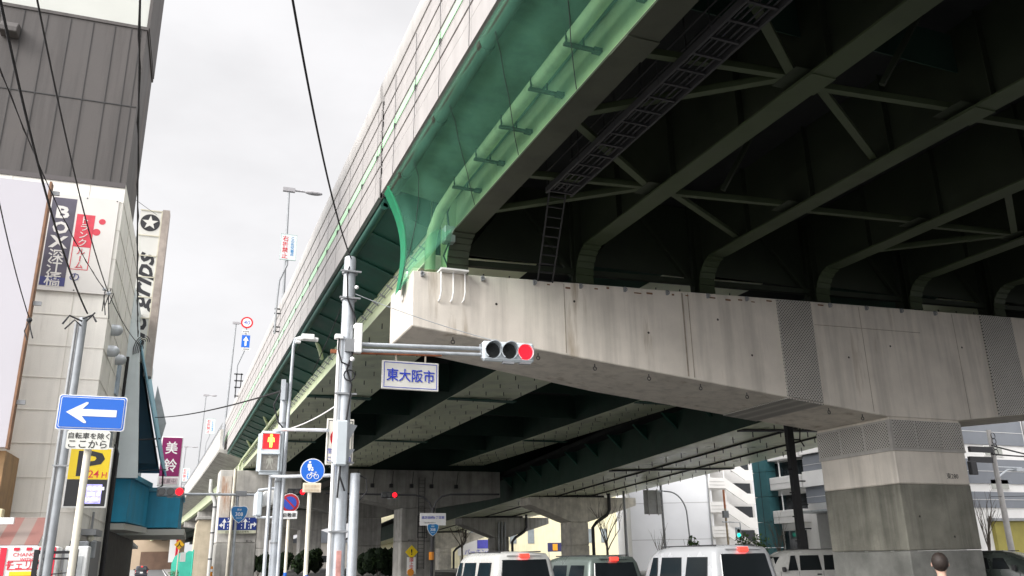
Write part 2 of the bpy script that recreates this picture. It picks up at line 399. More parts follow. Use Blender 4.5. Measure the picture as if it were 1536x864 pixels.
MB().tube([(6.27, 19.7, 10.0), (6.2, 19.6, 10.4), (6.35, 19.5, 10.9)], .03, 6).tube([(6.27, 19.7, 9.55), (6.15, 19.75, 9.2), (6.3, 19.8, 8.9)], .025, 6).build('cable', BLACK, near, world=True)

# ---- safety net under the cantilever
netm = bpy.data.materials.new('green_netting'); netm.use_nodes = True
t_ = netm.node_tree; b_ = t_.nodes['Principled BSDF']; b_.inputs['Base Color'].default_value = (.16, .42, .30, 1); b_.inputs['Roughness'].default_value = 1; b_.inputs['Specular IOR Level'].default_value = 0
tr_ = t_.nodes.new('ShaderNodeBsdfTransparent'); tr_.inputs[0].default_value = (.80, .98, .86, 1)
ms_ = t_.nodes.new('ShaderNodeMixShader'); g_ = t_.nodes.new('ShaderNodeNewGeometry')
nn_ = t_.nodes.new('ShaderNodeTexNoise'); nn_.inputs['Scale'].default_value = 1.1; nn_.inputs['Detail'].default_value = 5; t_.links.new(g_.outputs['Position'], nn_.inputs[0])
mr_ = t_.nodes.new('ShaderNodeMapRange'); t_.links.new(nn_.outputs[0], mr_.inputs[0])
for i_, v_ in enumerate((.3, .7, .86, .72)): mr_.inputs[i_ + 1].default_value = v_
t_.links.new(mr_.outputs[0], ms_.inputs[0]); t_.links.new(b_.outputs[0], ms_.inputs[1]); t_.links.new(tr_.outputs[0], ms_.inputs[2])
t_.links.new(ms_.outputs[0], t_.nodes['Material Output'].inputs[0])
HEM = mat('net_hem', (.01, .20, .09), .7, .15, 5)
net = thing('safety_net', 'translucent green safety netting draped under the street-side edge of the viaduct', 'net', (4.8, 20, 8.4))
def net_pt(s, y):
    top = Vector((4.74, y, 11.22)); k = max(0.0, min(1.0, (y - 17.6) / 2.7)); k = k * k * (3 - 2 * k)
    bot = Vector((6.28, y, 9.80)).lerp(Vector((5.12, 20.25, 8.32)), k)
    p = top.lerp(bot, s); sag = math.sin(math.pi * s)
    n = Vector((-.68, 0, -.73)); p += n * sag * (.02 + .05 * math.sin(y * 2.06) ** 2 * (1 - k)) + Vector((.30, .0, .14)) * sag * k
    if s < .3: p += n * .12 * math.sin(math.pi * s / .3) ** 2 * (1 - k)
    return p
ys = [-46 + 1.0 * i for i in range(58)] + [12 + .25 * i for i in range(34)]
ns = 16; mb = MB(); mb.v = [tuple(net_pt(j / ns, y)) for y in ys for j in range(ns + 1)]
for i in range(len(ys) - 1):
    for j in range(ns):
        a = i * (ns + 1) + j; mb.f.append((a, a + 1, a + ns + 2, a + ns + 1)); mb.m.append(0)
mb.build('netting', netm, net, world=True, smooth=True)
hem = MB(); hp = [net_pt(j / ns, 20.26) for j in range(ns + 1)]
hem.tube([p + Vector((0, .03, 0)) for p in hp], .045, 6); 
for a, b in zip(hp, hp[1:]): hem.hexa([a, b, b + Vector((.0, .5, -.02)), a + Vector((-.0, .5, -.02)), a + Vector((.01, 0, .01)), b + Vector((.01, 0, .01)), b + Vector((.01, .5, 0)), a + Vector((.01, .5, 0))])
hem.build('hem', HEM, net, world=True)
# flap folded over the end of the cap beam
MB().quad((5.12, 20.2, 8.32), (5.30, 19.68, 8.75), (6.2, 19.72, 8.80), (6.25, 19.3, 9.78), (6.0, 20.2, 10.1), (5.4, 20.2, 9.2)).build('net_flap', netm, net, world=True)
for y in (3.6, 6.7, 9.6, 12.4, 15.2, 18.0):
    a, b = net_pt(.12, y), net_pt(1, y + 3.2)
    MB().tube([net_pt(.12 + .88 * q / 6, y + 2.4 * q / 6) + Vector((-.02, 0, -.02)) for q in range(7)], .008, 4).build('lashing_rope', DARK, net, world=True)

# ---- hanging inspection catwalk and its ladder
cw = thing('inspection_catwalk', 'dark steel inspection catwalk hanging under the viaduct with a ladder down to the cap beam', 'catwalk', (7.9, 5, 9.7))
cx = lambda y: 7.72 + .055 * (16.4 - y)
cx0 = lambda y: 7.75
m1 = MB()
for s in (-.32, .32): m1.bar((7.95 + s, -30, 9.86), (7.95 + s, 16.4, 9.86), .05, .14)
m1.build('side_rail', DARK, cw, world=True)
m1 = MB()
for j in range(90): m1.bar((7.63, 16.3 - .5 * j, 9.82), (8.27, 16.3 - .5 * j, 9.82), .05, .03)
for u in (7.75, 7.87, 8.03, 8.15): m1.bar((u, -30, 9.85), (u, 16.3, 9.85), .03, .02)
m1.build('walkway', DARK, cw, world=True)
for s in (-.34, .34):
    m1 = MB()
    for zz in (10.3, 10.75): m1.tube([(7.95 + s, -30, zz), (7.95 + s, 16.4, zz)], .018, 5)
    for j in range(28): m1.tube([(7.95 + s, 16.3 - 1.65 * j, 9.8), (7.95 + s, 16.3 - 1.65 * j, 11.9)], .012, 5)
    m1.build('handrail', DARK, cw, world=True)
m1 = MB()
for s in (-.22, .22): m1.bar((8.0 + s, 16.4, 10.3), (9.1 + s, 19.9, 8.7), .035, .05)
for j in range(12): m1.bar((7.78 + .094 * j, 16.4 + .3 * j, 10.3 - .137 * j), (8.22 + .094 * j, 16.4 + .3 * j, 10.3 - .137 * j), .03, .03)
m1.build('ladder', DARK, cw, world=True)

# ---- pier 280: column and long hammerhead cap beam
pier = thing('viaduct_pier', 'large square concrete pier marked 280 carrying a long painted cap beam above the traffic', 'pier', (22.18, 21.3, 0), group='viaduct piers')
zt = lambda x: 8.69 + .033 * (x - 5.3)
zbm = lambda x: 7.21 - .1045 * (x - 5.3)
def yback(x): return min(22.95, 22.0 + .14 * (x - 5.3)) if x < 22 else min(22.95, 22.0 + .14 * (39 - x))
xs = [5.31, 8, 12, 16.8, 18.1, 20.67, 23.67, 25.4, 26.8, 30, 34, 39.0]
mb = MB()
pf = []; 
for x in xs:
    zb_ = zbm(x) if x <= 20.67 else (zbm(20.67) if x <= 23.67 else zbm(20.67) + .107 * (x - 23.67))
    pf.append((x, zb_, zt(x), yback(x)))
for (xa, ba, ta, ya), (xb, bb, tb, yb) in zip(pf, pf[1:]):
    mb.quad((xa, 19.7, ba), (xb, 19.7, bb), (xb, 19.7, tb), (xa, 19.7, ta)); mb.quad((xa, ya, ba), (xa, ya, ta), (xb, yb, tb), (xb, yb, bb))
    mb.quad((xa, 19.7, ba), (xa, ya, ba), (xb, yb, bb), (xb, 19.7, bb)); mb.quad((xa, 19.7, ta), (xb, 19.7, tb), (xb, yb, tb), (xa, ya, ta))
for i in (0, -1):
    x, b, t, yb = pf[i]; mb.quad((x, 19.7, b), (x, 19.7, t), (x, yb, t), (x, yb, b))
mb.build('cap_beam', C_BEAM, pier, bevel=.025, world=True)
ch = .12
def octo(x0, x1, y0, y1, z): return [(x0 + ch, y0, z), (x1 - ch, y0, z), (x1, y0 + ch, z), (x1, y1 - ch, z), (x1 - ch, y1, z), (x0 + ch, y1, z), (x0, y1 - ch, z), (x0, y0 + ch, z)]
PX0, PX1, PY0, PY1 = 20.67, 23.67, 19.72, 22.95
MB().box(PX0, PX1, PY0, PY1, 3.57, zbm(20.67) + .01).build('upper_column', C_BEAM, pier, bevel=.03, world=True)
MB().box(PX0 - .002, PX1 + .002, PY0 - .002, PY1 + .002, 1.62, 3.565).build('lower_column', C_RAW, pier, bevel=.03, world=True)
MB().box(PX0 - .004, PX1 + .004, PY0 - .004, PY1 + .004, -.1, 1.60).build('column_base', mat('column_foot_concrete', (.23, .232, .215), .9, .22, 1.6, bump=.5, blotch=.3, streak=.1, fine=.2), pier, bevel=.03, world=True)
MB().box(18.9, 25.4, 17.6, 25, -.05, .18).build('footing', KERB, pier, bevel=.03, world=True)
# perforated steel cover plates
PERF = bpy.data.materials.new('perforated_plate'); PERF.use_nodes = True
tp = PERF.node_tree; bp_ = tp.nodes['Principled BSDF']; bp_.inputs['Roughness'].default_value = .55; bp_.inputs['Metallic'].default_value = .2
gp = tp.nodes.new('ShaderNodeNewGeometry')
def perf_wave(axis_out):
    m_ = tp.nodes.new('ShaderNodeMath'); m_.operation = 'SINE'; k_ = tp.nodes.new('ShaderNodeMath'); k_.operation = 'MULTIPLY'; k_.inputs[1].default_value = 2 * math.pi / .105
    tp.links.new(axis_out, k_.inputs[0]); tp.links.new(k_.outputs[0], m_.inputs[0]); return m_.outputs[0]
sp_ = tp.nodes.new('ShaderNodeSeparateXYZ'); tp.links.new(gp.outputs['Position'], sp_.inputs[0])
ad_ = tp.nodes.new('ShaderNodeMath'); ad_.operation = 'ADD'; tp.links.new(sp_.outputs[0], ad_.inputs[0]); tp.links.new(sp_.outputs[1], ad_.inputs[1])
ml_ = tp.nodes.new('ShaderNodeMath'); ml_.operation = 'MULTIPLY'; tp.links.new(perf_wave(ad_.outputs[0]), ml_.inputs[0]); tp.links.new(perf_wave(sp_.outputs[2]), ml_.inputs[1])
rp_ = tp.nodes.new('ShaderNodeMapRange'); tp.links.new(ml_.outputs[0], rp_.inputs[0])
for i_, v_ in enumerate((.22, .42, 0, .9)): rp_.inputs[i_ + 1].default_value = v_
np_ = tp.nodes.new('ShaderNodeTexNoise'); np_.inputs['Scale'].default_value = 1.7; np_.inputs['Detail'].default_value = 5; tp.links.new(gp.outputs['Position'], np_.inputs[0])
mp_ = tp.nodes.new('ShaderNodeMix'); mp_.data_type = 'RGBA'; tp.links.new(np_.outputs[0], mp_.inputs[0]); mp_.inputs[6].default_value = (.40, .38, .35, 1); mp_.inputs[7].default_value = (.56, .535, .49, 1)
m2_ = tp.nodes.new('ShaderNodeMix'); m2_.data_type = 'RGBA'; tp.links.new(rp_.outputs[0], m2_.inputs[0]); tp.links.new(mp_.outputs[2], m2_.inputs[6]); m2_.inputs[7].default_value = (.02, .02, .02, 1)
tp.links.new(m2_.outputs[2], bp_.inputs['Base Color'])
FRAME = mat('plate_frame', (.46, .44, .41), .6, .12, 3, streak=.15)
pp = MB().hexa([(16.82, 19.655, zbm(16.82) + .03), (18.12, 19.655, zbm(18.12) + .03), (18.12, 19.70, zbm(18.12) + .03), (16.82, 19.70, zbm(16.82) + .03), (16.82, 19.655, zt(16.82) - .03), (18.12, 19.655, zt(18.12) - .03), (18.12, 19.70, zt(18.12) - .03), (16.82, 19.70, zt(16.82) - .03)])
pp.build('perforated_plate', PERF, pier, world=True)
MB().hexa([(16.82, 19.66, zbm(16.82) - .04), (18.12, 19.66, zbm(18.12) - .04), (18.12, 22.9, zbm(18.12) - .04), (16.82, 22.9, zbm(16.82) - .04), (16.82, 19.66, zbm(16.82) - .003), (18.12, 19.66, zbm(18.12) - .003), (18.12, 22.9, zbm(18.12) - .003), (16.82, 22.9, zbm(16.82) - .003)]).build('perforated_plate', PERF, pier, world=True)
zq = zbm(20.67) + .107 * 2
MB().hexa([(25.5, 19.655, zq), (27.0, 19.655, zq + .16), (27.0, 19.70, zq + .16), (25.5, 19.70, zq), (25.5, 19.655, zt(25.5) - .03), (27.0, 19.655, zt(27) - .03), (27, 19.70, zt(27) - .03), (25.5, 19.70, zt(25.5) - .03)]).build('perforated_plate', PERF, pier, world=True)
for k in range(3):
    a = PX0 + .08 + k * .97; MB().box(a, a + .90, PY0 - .045, PY0 + .01, 4.66, 5.5).build('perforated_plate', PERF, pier, world=True)
    a = PY0 + .1 + k * 1.05; MB().box(PX0 - .045, PX0 + .01, a, a + .95, 4.66, 5.45).build('perforated_plate', PERF, pier, world=True)
MB().box(PX0 - .05, PX0 + .02, PY0 + .02, PY1, 4.56, 4.64).box(PX0 - .05, PX1, PY0 - .05, PY0 + .018, 4.565, 4.635).box(PX0 - .03, PX0 + .02, PY0 + .02, PY1, 4.642, 5.52).box(PX0 - .03, PX1, PY0 - .03, PY0 + .018, 4.642, 5.52).build('plate_frame', FRAME, pier, world=True)
for x_, w_2 in ((13.42, .05), (13.62, .03), (20.1, .02), (9.6, .02), (24.2, .02)): MB().box(x_ - w_2 / 2, x_ + w_2 / 2, 19.694, 19.699, zbm(min(x_, 20.6)) + .06, zt(x_) - .06).build('formwork_joint', mat('joint_stain', (.38, .33, .26), .85, .3, 4, streak=.3), pier, world=True)
MB().hexa([(18.2, 19.694, 8.35), (22.6, 19.694, 8.45), (22.6, 19.699, 8.45), (18.2, 19.699, 8.35), (18.2, 19.694, 8.37), (22.6, 19.694, 8.47), (22.6, 19.699, 8.47), (18.2, 19.699, 8.37)]).build('formwork_joint', MATS['joint_stain'], pier, world=True)
rm = random.Random(4)
for i_ in range(16):
    x_ = 9.2 + .62 * i_ + rm.uniform(-.2, .2); w_2 = rm.uniform(.06, .28); z_ = zt(x_) - rm.uniform(.08, .2); MB().box(x_, x_ + w_2, 19.693, 19.699, z_, z_ + rm.uniform(.03, .06)).build('rust_mark', mat('rust_brown_stain', (.20, .11, .06), .9, .4, 9), pier, world=True)
for x_, z_ in ((7.6, 8.0), (9.9, 8.3), (12.2, 7.6), (14.6, 8.2), (15.7, 7.2), (19.4, 7.4), (21.2, 7.9), (24.4, 8.1), (22.6, 2.0), (21.3, 2.6)):
    MB().disc((x_, (19.699 if z_ > 5 else PY0 - .003), z_), (0, -1, 0), .035, .004, 10).build('tie_hole', SEAM_DK, pier, world=True)
lettering('pier_number', [('東280', .20, 0, 0)], mat('stencil_black', (.03, .03, .03), .7), pier, face_M((22.95, PY0 - .003, 3.83)), .003, world=True)
# ladder hooks, lifting eyes, rusty streaks of anchor plates
hk = MB(); hk.box(6.0, 6.75, 19.45, 19.9, zt(6.3) + .005, zt(6.3) + .05)
for x in (6.05, 6.38, 6.7): hk.tube([(x, 19.62, zt(x)), (x, 19.6, zt(x) - .55), (x - .03, 19.62, zt(x) - .75), (x - .06, 19.68, zt(x) - .8)], .022, 6)
hk.build('ladder_hook', W_PAINT, pier, world=True)
for x in (5.55, 7.2, 8.7, 10.1, 11.5, 12.9, 14.3, 15.7, 18.9, 20.4, 21.9, 23.4):
    MB().box(x - .03, x + .03, 19.64, 19.7, zt(x) - .16, zt(x) - .02).tube([(x + .05 * math.cos(a), 19.62, zt(x) - .1 + .05 * math.sin(a)) for a in [i * math.pi / 4 for i in range(9)]], .014, 5).build('lifting_eye', GALV_D, pier, world=True)
for x in (6.5, 8.9, 10.6, 12.3, 14.0, 15.6, 18.6, 19.9):
    z = zbm(x); MB().tube([(x, 20.0, z), (x, 20.0, z - .09)], .014, 5).tube([(x + .05 * math.cos(a), 20.0, z - .13 + .05 * math.sin(a)) for a in [i * math.pi / 4 for i in range(9)]], .013, 5).build('lifting_eye', DARK, pier, world=True)
for x, z in ((5.36, 8.5), (5.36, 8.0)):
    MB().tube([(5.27, 20.1 + (8.5 - z) * 1.0 + .07 * math.cos(a), z + .2 + .07 * math.sin(a)) for a in [i * math.pi / 4 for i in range(9)]], .022, 5).build('lifting_eye', W_PAINT, pier, world=True)

# ---- the far span: box girders
far = thing('viaduct_span', 'long pale green box-girder viaduct span beyond the big pier with studded undersides', 'viaduct', (22, 50, 9.8), group='viaduct spans')
FY0, FY1 = 21.5, 81.0
deck(far, FY0, FY1); parapet(far, FY0, FY1 + 5, -1, 21.73, 2.05); parapet(far, FY0, FY1, 1, 200)
BOX = [(6.32, 9.6), (14.0, 17.9), (25.9, 29.6)]
for i, (xa, xb) in enumerate(BOX):
    za, zc = ZB(xa), ZB(xb); mb = MB()
    mb.hexa([(xa, FY0, za), (xb, FY0, zc), (xb, FY1, zc), (xa, FY1, za), (xa, FY0, za + .03), (xb, FY0, zc + .03), (xb, FY1, zc + .03), (xa, FY1, za + .03)])
    rows = (.12, .36, .62, .88); mb.mi = 1
    for r_ in rows:
        x = xa + (xb - xa) * r_; z = za + (zc - za) * r_; y = FY0 + 1.2
        while y < FY1 - 1: mb.box(x - .016, x + .016, y, y + .03, z - .2, z - .001); y += 2.1
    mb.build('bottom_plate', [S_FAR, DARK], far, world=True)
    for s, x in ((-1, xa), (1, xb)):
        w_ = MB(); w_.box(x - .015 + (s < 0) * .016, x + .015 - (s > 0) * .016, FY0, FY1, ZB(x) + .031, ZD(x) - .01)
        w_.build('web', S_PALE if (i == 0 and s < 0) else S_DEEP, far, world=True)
    MB().box(xa - .02, xb + .02, 43.4, 44.0, za - .05, za - .004).build('splice_plate', S_DARKG, far, world=True)
    MB().box(xa - .02, xb + .02, 61.1, 61.7, za - .05, za - .004).build('splice_plate', S_DARKG, far, world=True)
for y in [23.5 + 2.35 * i for i in range(25)]:      # cantilever brackets
    MB().prism([(4.97, y, 11.15), (6.30, y, 10.62), (6.30, y, 11.9), (4.97, y, 11.9)], (0, .03, 0)).hexa([(4.97, y - .1, 11.10), (6.3, y - .1, 10.57), (6.3, y + .13, 10.57), (4.97, y + .13, 11.10), (4.97, y - .1, 11.13), (6.3, y - .1, 10.6), (6.3, y + .13, 10.6), (4.97, y + .13, 11.13)]).build('bracket', S_DARKG, far, world=True)
MB().prism([(4.90, FY0, 11.17), (6.3, FY0, 10.64), (6.3, FY0, 11.9), (4.9, FY0, 11.9)], (0, FY1 - FY0, 0)).build('cantilever_soffit', S_DARKG, far, world=True)
MB().tube([(4.93, FY0, 11.16), (4.93, FY1, 11.16)], .11, 10).build('edge_conduit', S_DARKG, far, world=True, smooth=True)
# pipes and cable rail running along the outer web
MB().tube([(6.02, 50, 10.55), (6.02, 79.5, 10.4), (5.9, 80.2, 9.9), (5.9, 80.4, 3.0)], .11, 10).build('drain_pipe', S_PALE, far, world=True, smooth=True)
m1 = MB()
for z in (10.36, 10.2): m1.tube([(6.24, FY0, z), (6.24, FY1, z)], .015, 5)
for j in range(60): m1.bar((6.3, 22 + .98 * j, 10.17), (6.1, 22 + .98 * j, 10.3), .03, .05)
m1.build('cable_rail', GALV_D, far, world=True)
for y in (36.8, 58.0, 70.0):
    MB().tube([(5.6, y, 11.6), (5.6, y, 10.9), (5.85, y + .5, 10.6), (6.02, y + 1.2, 10.5)], .09, 8).build('down_pipe', S_PALE, far, world=True, smooth=True)
MB().box(6.25, 6.315, 32.2, 32.6, 9.9, 11.2).build('web_splice', S_DARKG, far, world=True)
MB().box(6.3, 39.1, 80.9, 80.98, 9.6, 13.2).build('end_wall', S_DEEP, far, world=True)
MB().prism([(38.4, FY0, 11.9), (38.4, FY1, 10.15), (38.4, FY1, 12.9), (38.4, FY0, 12.9)], (.05, 0, 0)).build('web', S_DEEP, far, world=True)
for (xa, xb) in ((9.62, 13.98), (17.92, 25.88)):
    for y in (31, 43.7, 52, 61.4, 70): MB().box(xa, xb, y, y + .03, ZB(xa) + .5, ZD(xa)).build('cross_beam', S_DEEP, far, world=True)
# ------------------------------------------------------------------ third span: concrete viaduct curving away to the left
third = thing('viaduct_span', 'distant concrete viaduct span curving away with a pale parapet and dark underside', 'viaduct', (20, 150, 9.5), group='viaduct spans')
def xl3(y): t = max(0, y - 81); return 4.1 - .017 * t - .00009 * t * t
YS = [81.2, 90, 101, 112, 123, 134, 145, 160, 180, 200, 225, 250, 290, 340, 400]
def strip3(name, m, prof):
    mb = MB()
    for a, b in zip(YS, YS[1:]):
        pa = [(xl3(a) + u, a, z) for u, z in prof]; pb = [(xl3(b) + u, b, z) for u, z in prof]; n = len(prof)
        for i in range(n):
            j = (i + 1) % n; mb.quad(pa[i], pa[j], pb[j], pb[i])
    for y in (YS[0], YS[-1]): mb.quad(*[(xl3(y) + u, y, z) for u, z in prof])
    return mb.build(name, m, third, world=True)
strip3('parapet', C_PALE, [(0, 11.5), (0, 13.35), (.25, 13.35), (.25, 11.9), (.4, 11.5)])
strip3('deck_slab', C_GREY, [(0.02, 11.3), (0.02, 11.49), (33, 12.6), (33, 11.4), (2.2, 10.7)])
strip3('edge_girder', S_PALE, [(2.2, 10.69), (2.35, 9.6), (2.9, 9.6), (2.9, 10.69)])
for u in (6, 10, 16, 22, 28): strip3('girder', S_DEEP, [(u, 10.9), (u, 9.7), (u + 1.6, 9.7), (u + 1.6, 10.9)])
m1 = MB()
for i in range(110):
    y = 82 + 1.6 * i; m1.bar((xl3(y) + .1, y, 13.34), (xl3(y) + .1, y, 13.95), .05, .05)
for a, b in zip(YS, YS[1:]):
    for z in (13.6, 13.9): m1.bar((xl3(a) + .1, a, z), (xl3(b) + .1, b, z), .04, .05)
m1.build('guard_rail', GALV_D, third, world=True)

# ------------------------------------------------------------------ piers under the far end
def hammerhead(label, x0, x1, y, zc, capl, capr, zt_, thick=3.0, m1_=C_GREY, m2_=C_GREY, split=3.3, tipz=1.3, ladder=False):
    t = thing('viaduct_pier', label, 'pier', ((x0 + x1) / 2, y + thick / 2, 0), group='viaduct piers')
    MB().box(x0, x1, y, y + thick, split, zc).build('upper_column', m1_, t, bevel=.08, world=True)
    MB().box(x0 - .01, x1 + .01, y - .01, y + thick + .01, -.05, split - .004).build('lower_column', m2_, t, bevel=.08, world=True)
    MB().prism([(capl, y - .1, zt_), (capl, y - .1, zt_ - tipz), (x0, y - .1, zc), (x1, y - .1, zc), (capr, y - .1, zt_ - tipz), (capr, y - .1, zt_)], (0, thick + .2, 0)).build('cap_beam', m1_, t, bevel=.04, world=True)
    return t
big = hammerhead('pale rust-streaked wide pier under the street-side edge of the viaduct behind the lane guide sign', 4.44, 7.84, 80, 7.6, 4.3, 11.5, 9.55, m1_=C_PALE, m2_=C_GREY, tipz=1.95)
MB().tube([(5.55, 79.3, 9.6), (5.55, 79.3, .1)], .14, 10).build('drain_pipe', mat('cream_pipe', (.62, .58, .48), .6, .15, 2, streak=.3), big, world=True, smooth=True)
MB().box(4.5, 5.35, 79.82, 79.98, 5.2, 9.0).build('rusty_panel', mat('rust_streaked_panel', (.55, .50, .44), .8, .2, 2, stain=((.32, .13, .05), .50, .66, 2.2)), big, world=True)
MB().box(4.4, 7.9, 79.92, 79.975, 7.45, 7.6).build('seam', C_GREY, big, world=True)
lettering('stencil', [('東276', .22, 0, 0)], MATS['stencil_black'], big, face_M((7.2, 79.98, 3.45)), .003, world=True)
pB = hammerhead('grey pier with stepped ladder and yellow warning plates behind the crossing-name sign', 20.96, 24.34, 80, 6.35, 15.6, 31, 9.9, tipz=2.5)
lad = MB()
for s in (22.55, 23.15): lad.bar((s, 79.75, .8), (s, 79.75, 9.2), .05, .06)
for j in range(24): lad.bar((22.55, 79.75, .9 + .35 * j), (23.15, 79.75, .9 + .35 * j), .03, .03)
lad.build('ladder', DARK, pB, world=True)
cg = MB()
for j in range(5): cg.bar((22.4, 79.4, 3.6 + .5 * j), (23.3, 79.4, 3.6 + .5 * j), .05, .05)
for s in (22.4, 22.85, 23.3): cg.bar((s, 79.4, 3.6), (s, 79.4, 5.6), .05, .05)
cg.build('ladder_cage', DARK, pB, world=True)
lettering('stencil', [('東277', .22, 0, 0)], MATS['stencil_black'], pB, face_M((21.9, 79.985, 3.4)), .003, world=True)
for x in (16.6, 18.2, 20.0, 22, 24, 26.5):
    MB().bar((x, 79.7, 9.75), (x - .15, 79.7, 8.5), .05, .05).box(x - .35, x - .05, 79.55, 79.85, 8.2, 8.55).build('lamp_bracket', DARK, pB, world=True)
labs = ['dim grey pier standing behind the grey ladder pier under the viaduct', 'third grey pier back in the row under the dark deck', 'fourth grey pier back in the row under the dark deck', 'fifth grey pier back in the row under the dark deck', 'farthest small grey pier in the row under the dark deck']
for i, y in enumerate((101.6, 141, 170, 205, 245)):
    o = xl3(y) - 4.1
    hammerhead(labs[i], 20.96 + o * .4, 24.34 + o * .4, y, 6.5, 14, 30, 9.6, m1_=C_PALE if i else C_GREY, m2_=C_PALE if i > 0 else C_GREY, tipz=1.6)
labs = ['pale pier behind the wide rust-streaked pier at the viaduct edge', 'small far pale pier beneath the curving viaduct edge', 'tiny last pale pier beneath the curving viaduct edge']
for i, y in enumerate((112, 145, 180)): hammerhead(labs[i], xl3(y) + 5.6, xl3(y) + 8.6, y, 8.2, xl3(y) + 2.4, xl3(y) + 12, 9.55, m1_=C_PALE, m2_=C_PALE, tipz=1.0)
tan = thing('retaining_pillar', 'tan rough-faced concrete pillar at the viaduct edge beside the side street', 'pillar', (4.2, 97, 0))
MB().prism([(3.0, 95.5, -.05), (4.95, 95.5, -.05), (4.95, 95.5, 6.0), (3.45, 95.5, 6.0), (3.25, 95.5, 5.6)], (0, 3, 0)).build('block', C_TAN, tan, world=True, bevel=.05)
MB().box(3.2, 5.0, 95.2, 98.6, 6.0, 6.3).build('cap', C_GREY, tan, world=True, bevel=.03)
dp = thing('drain_downpipe', 'pale grey bent drain pipe coming down beside the tan pillar', 'pipe', (4.35, 94, 0))
MB().tube([(4.2, 92, 9.8), (4.2, 92, 8.6), (4.55, 92, 8.0), (4.75, 92, 7.4), (4.75, 92, .1)], .22, 10).build('pipe', mat('pale_pipe', (.5, .5, .48), .6, .12, 2, streak=.2), dp, world=True, smooth=True)
for z in (2, 4.5, 7): MB().tube([(4.75, 92, z), (4.75, 92, z + .12)], .26, 10).build('clamp', DARK, dp, world=True)

# ------------------------------------------------------------------ ramp falling away on the right
C_RAMP = mat('mottled_pale_concrete', (.72, .68, .60), .85, .2, 1.6, bump=.4, streak=.2, blotch=.2, fine=.12)  # paler than the other piers, standing in for light missing under the ramp
ramp = thing('ramp_span', 'green off-ramp box girder dropping towards the far right piers with studded pale underside', 'ramp', (38, 50, 7))
RD = Vector((.0538, 1, -.0319))
ra0 = Vector((32.3, 75, 7.35)); rb0 = Vector((43.6, 75, 7.75))
def rl(p, y): return p + RD * (y - 75)
RY0, RY1 = 22.9, 190
mb = MB(); a0, a1, b0, b1 = rl(ra0, RY0), rl(ra0, RY1), rl(rb0, RY0), rl(rb0, RY1)
mb.hexa([a0, b0, b1, a1, a0 + Vector((0, 0, .04)), b0 + Vector((0, 0, .04)), b1 + Vector((0, 0, .04)), a1 + Vector((0, 0, .04))])
mb.mi = 1
for r_ in (.12, .30, .48, .68, .88):
    y = 28
    while y < 84:
        p = rl(ra0.lerp(rb0, r_), y); mb.box(p.x - .025, p.x + .025, p.y, p.y + .03, p.z - .34, p.z - .001); y += 2.1
mb.build('bottom_plate', [S_FAR, DARK], ramp, world=True)
for r_ in (.30, .66):
    p0, p1 = rl(ra0.lerp(rb0, r_), RY0), rl(ra0.lerp(rb0, r_), RY1); MB().bar(p0 + Vector((0, 0, -.06)), p1 + Vector((0, 0, -.06)), .05, .11).build('seam_rib', DARK, ramp, world=True)
for y in (40, 57.5): MB().bar(rl(ra0, y) + Vector((0, 0, -.06)), rl(rb0, y) + Vector((0, 0, -.06)), .5, .1).build('splice_plate', DARK, ramp, world=True)
for p0, p1, nm in ((a0, a1, 'web'), (b0, b1, 'web')):
    wz = Vector((0, 0, 2.4)); MB().hexa([p0 + Vector((-.01, 0, .05)), p0 + Vector((.01, 0, .05)), p1 + Vector((.01, 0, .05)), p1 + Vector((-.01, 0, .05)), p0 + wz + Vector((-.01, 0, 0)), p0 + wz + Vector((.01, 0, 0)), p1 + wz + Vector((.01, 0, 0)), p1 + wz + Vector((-.01, 0, 0))]).build(nm, S_DEEP, ramp, world=True)
for j in range(14):
    p = rl(ra0, 26 + 4.2 * j); MB().prism([p + Vector((-.02, 0, 1.3)), p + Vector((-1.1, 0, 2.3)), p + Vector((-.02, 0, 2.3))], (0, .04, 0)).bar(p + Vector((-.02, .02, 1.28)), p + Vector((-1.1, .02, 2.28)), .25, .03).build('bracket', S_DARKG, ramp, world=True)
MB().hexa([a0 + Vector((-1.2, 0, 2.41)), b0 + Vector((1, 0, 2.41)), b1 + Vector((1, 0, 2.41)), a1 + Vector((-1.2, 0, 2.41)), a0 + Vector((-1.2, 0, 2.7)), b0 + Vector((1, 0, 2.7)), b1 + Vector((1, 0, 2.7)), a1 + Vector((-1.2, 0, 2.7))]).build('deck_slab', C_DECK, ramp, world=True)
MB().hexa([b0 + Vector((.8, 0, 2.71)), b0 + Vector((1, 0, 2.71)), b1 + Vector((1, 0, 2.71)), b1 + Vector((.8, 0, 2.71)), b0 + Vector((.8, 0, 3.6)), b0 + Vector((1, 0, 3.6)), b1 + Vector((1, 0, 3.6)), b1 + Vector((.8, 0, 3.6))]).build('parapet', C_PALE, ramp, world=True)
rl_lab = ['mottled pale T-shaped ramp pier with a dark drain pipe curling down its right side', 'dim brown ramp pier with pipes standing behind the mottled T-shaped pier', 'far small pale T-shaped ramp pier with green hoarding at its foot']
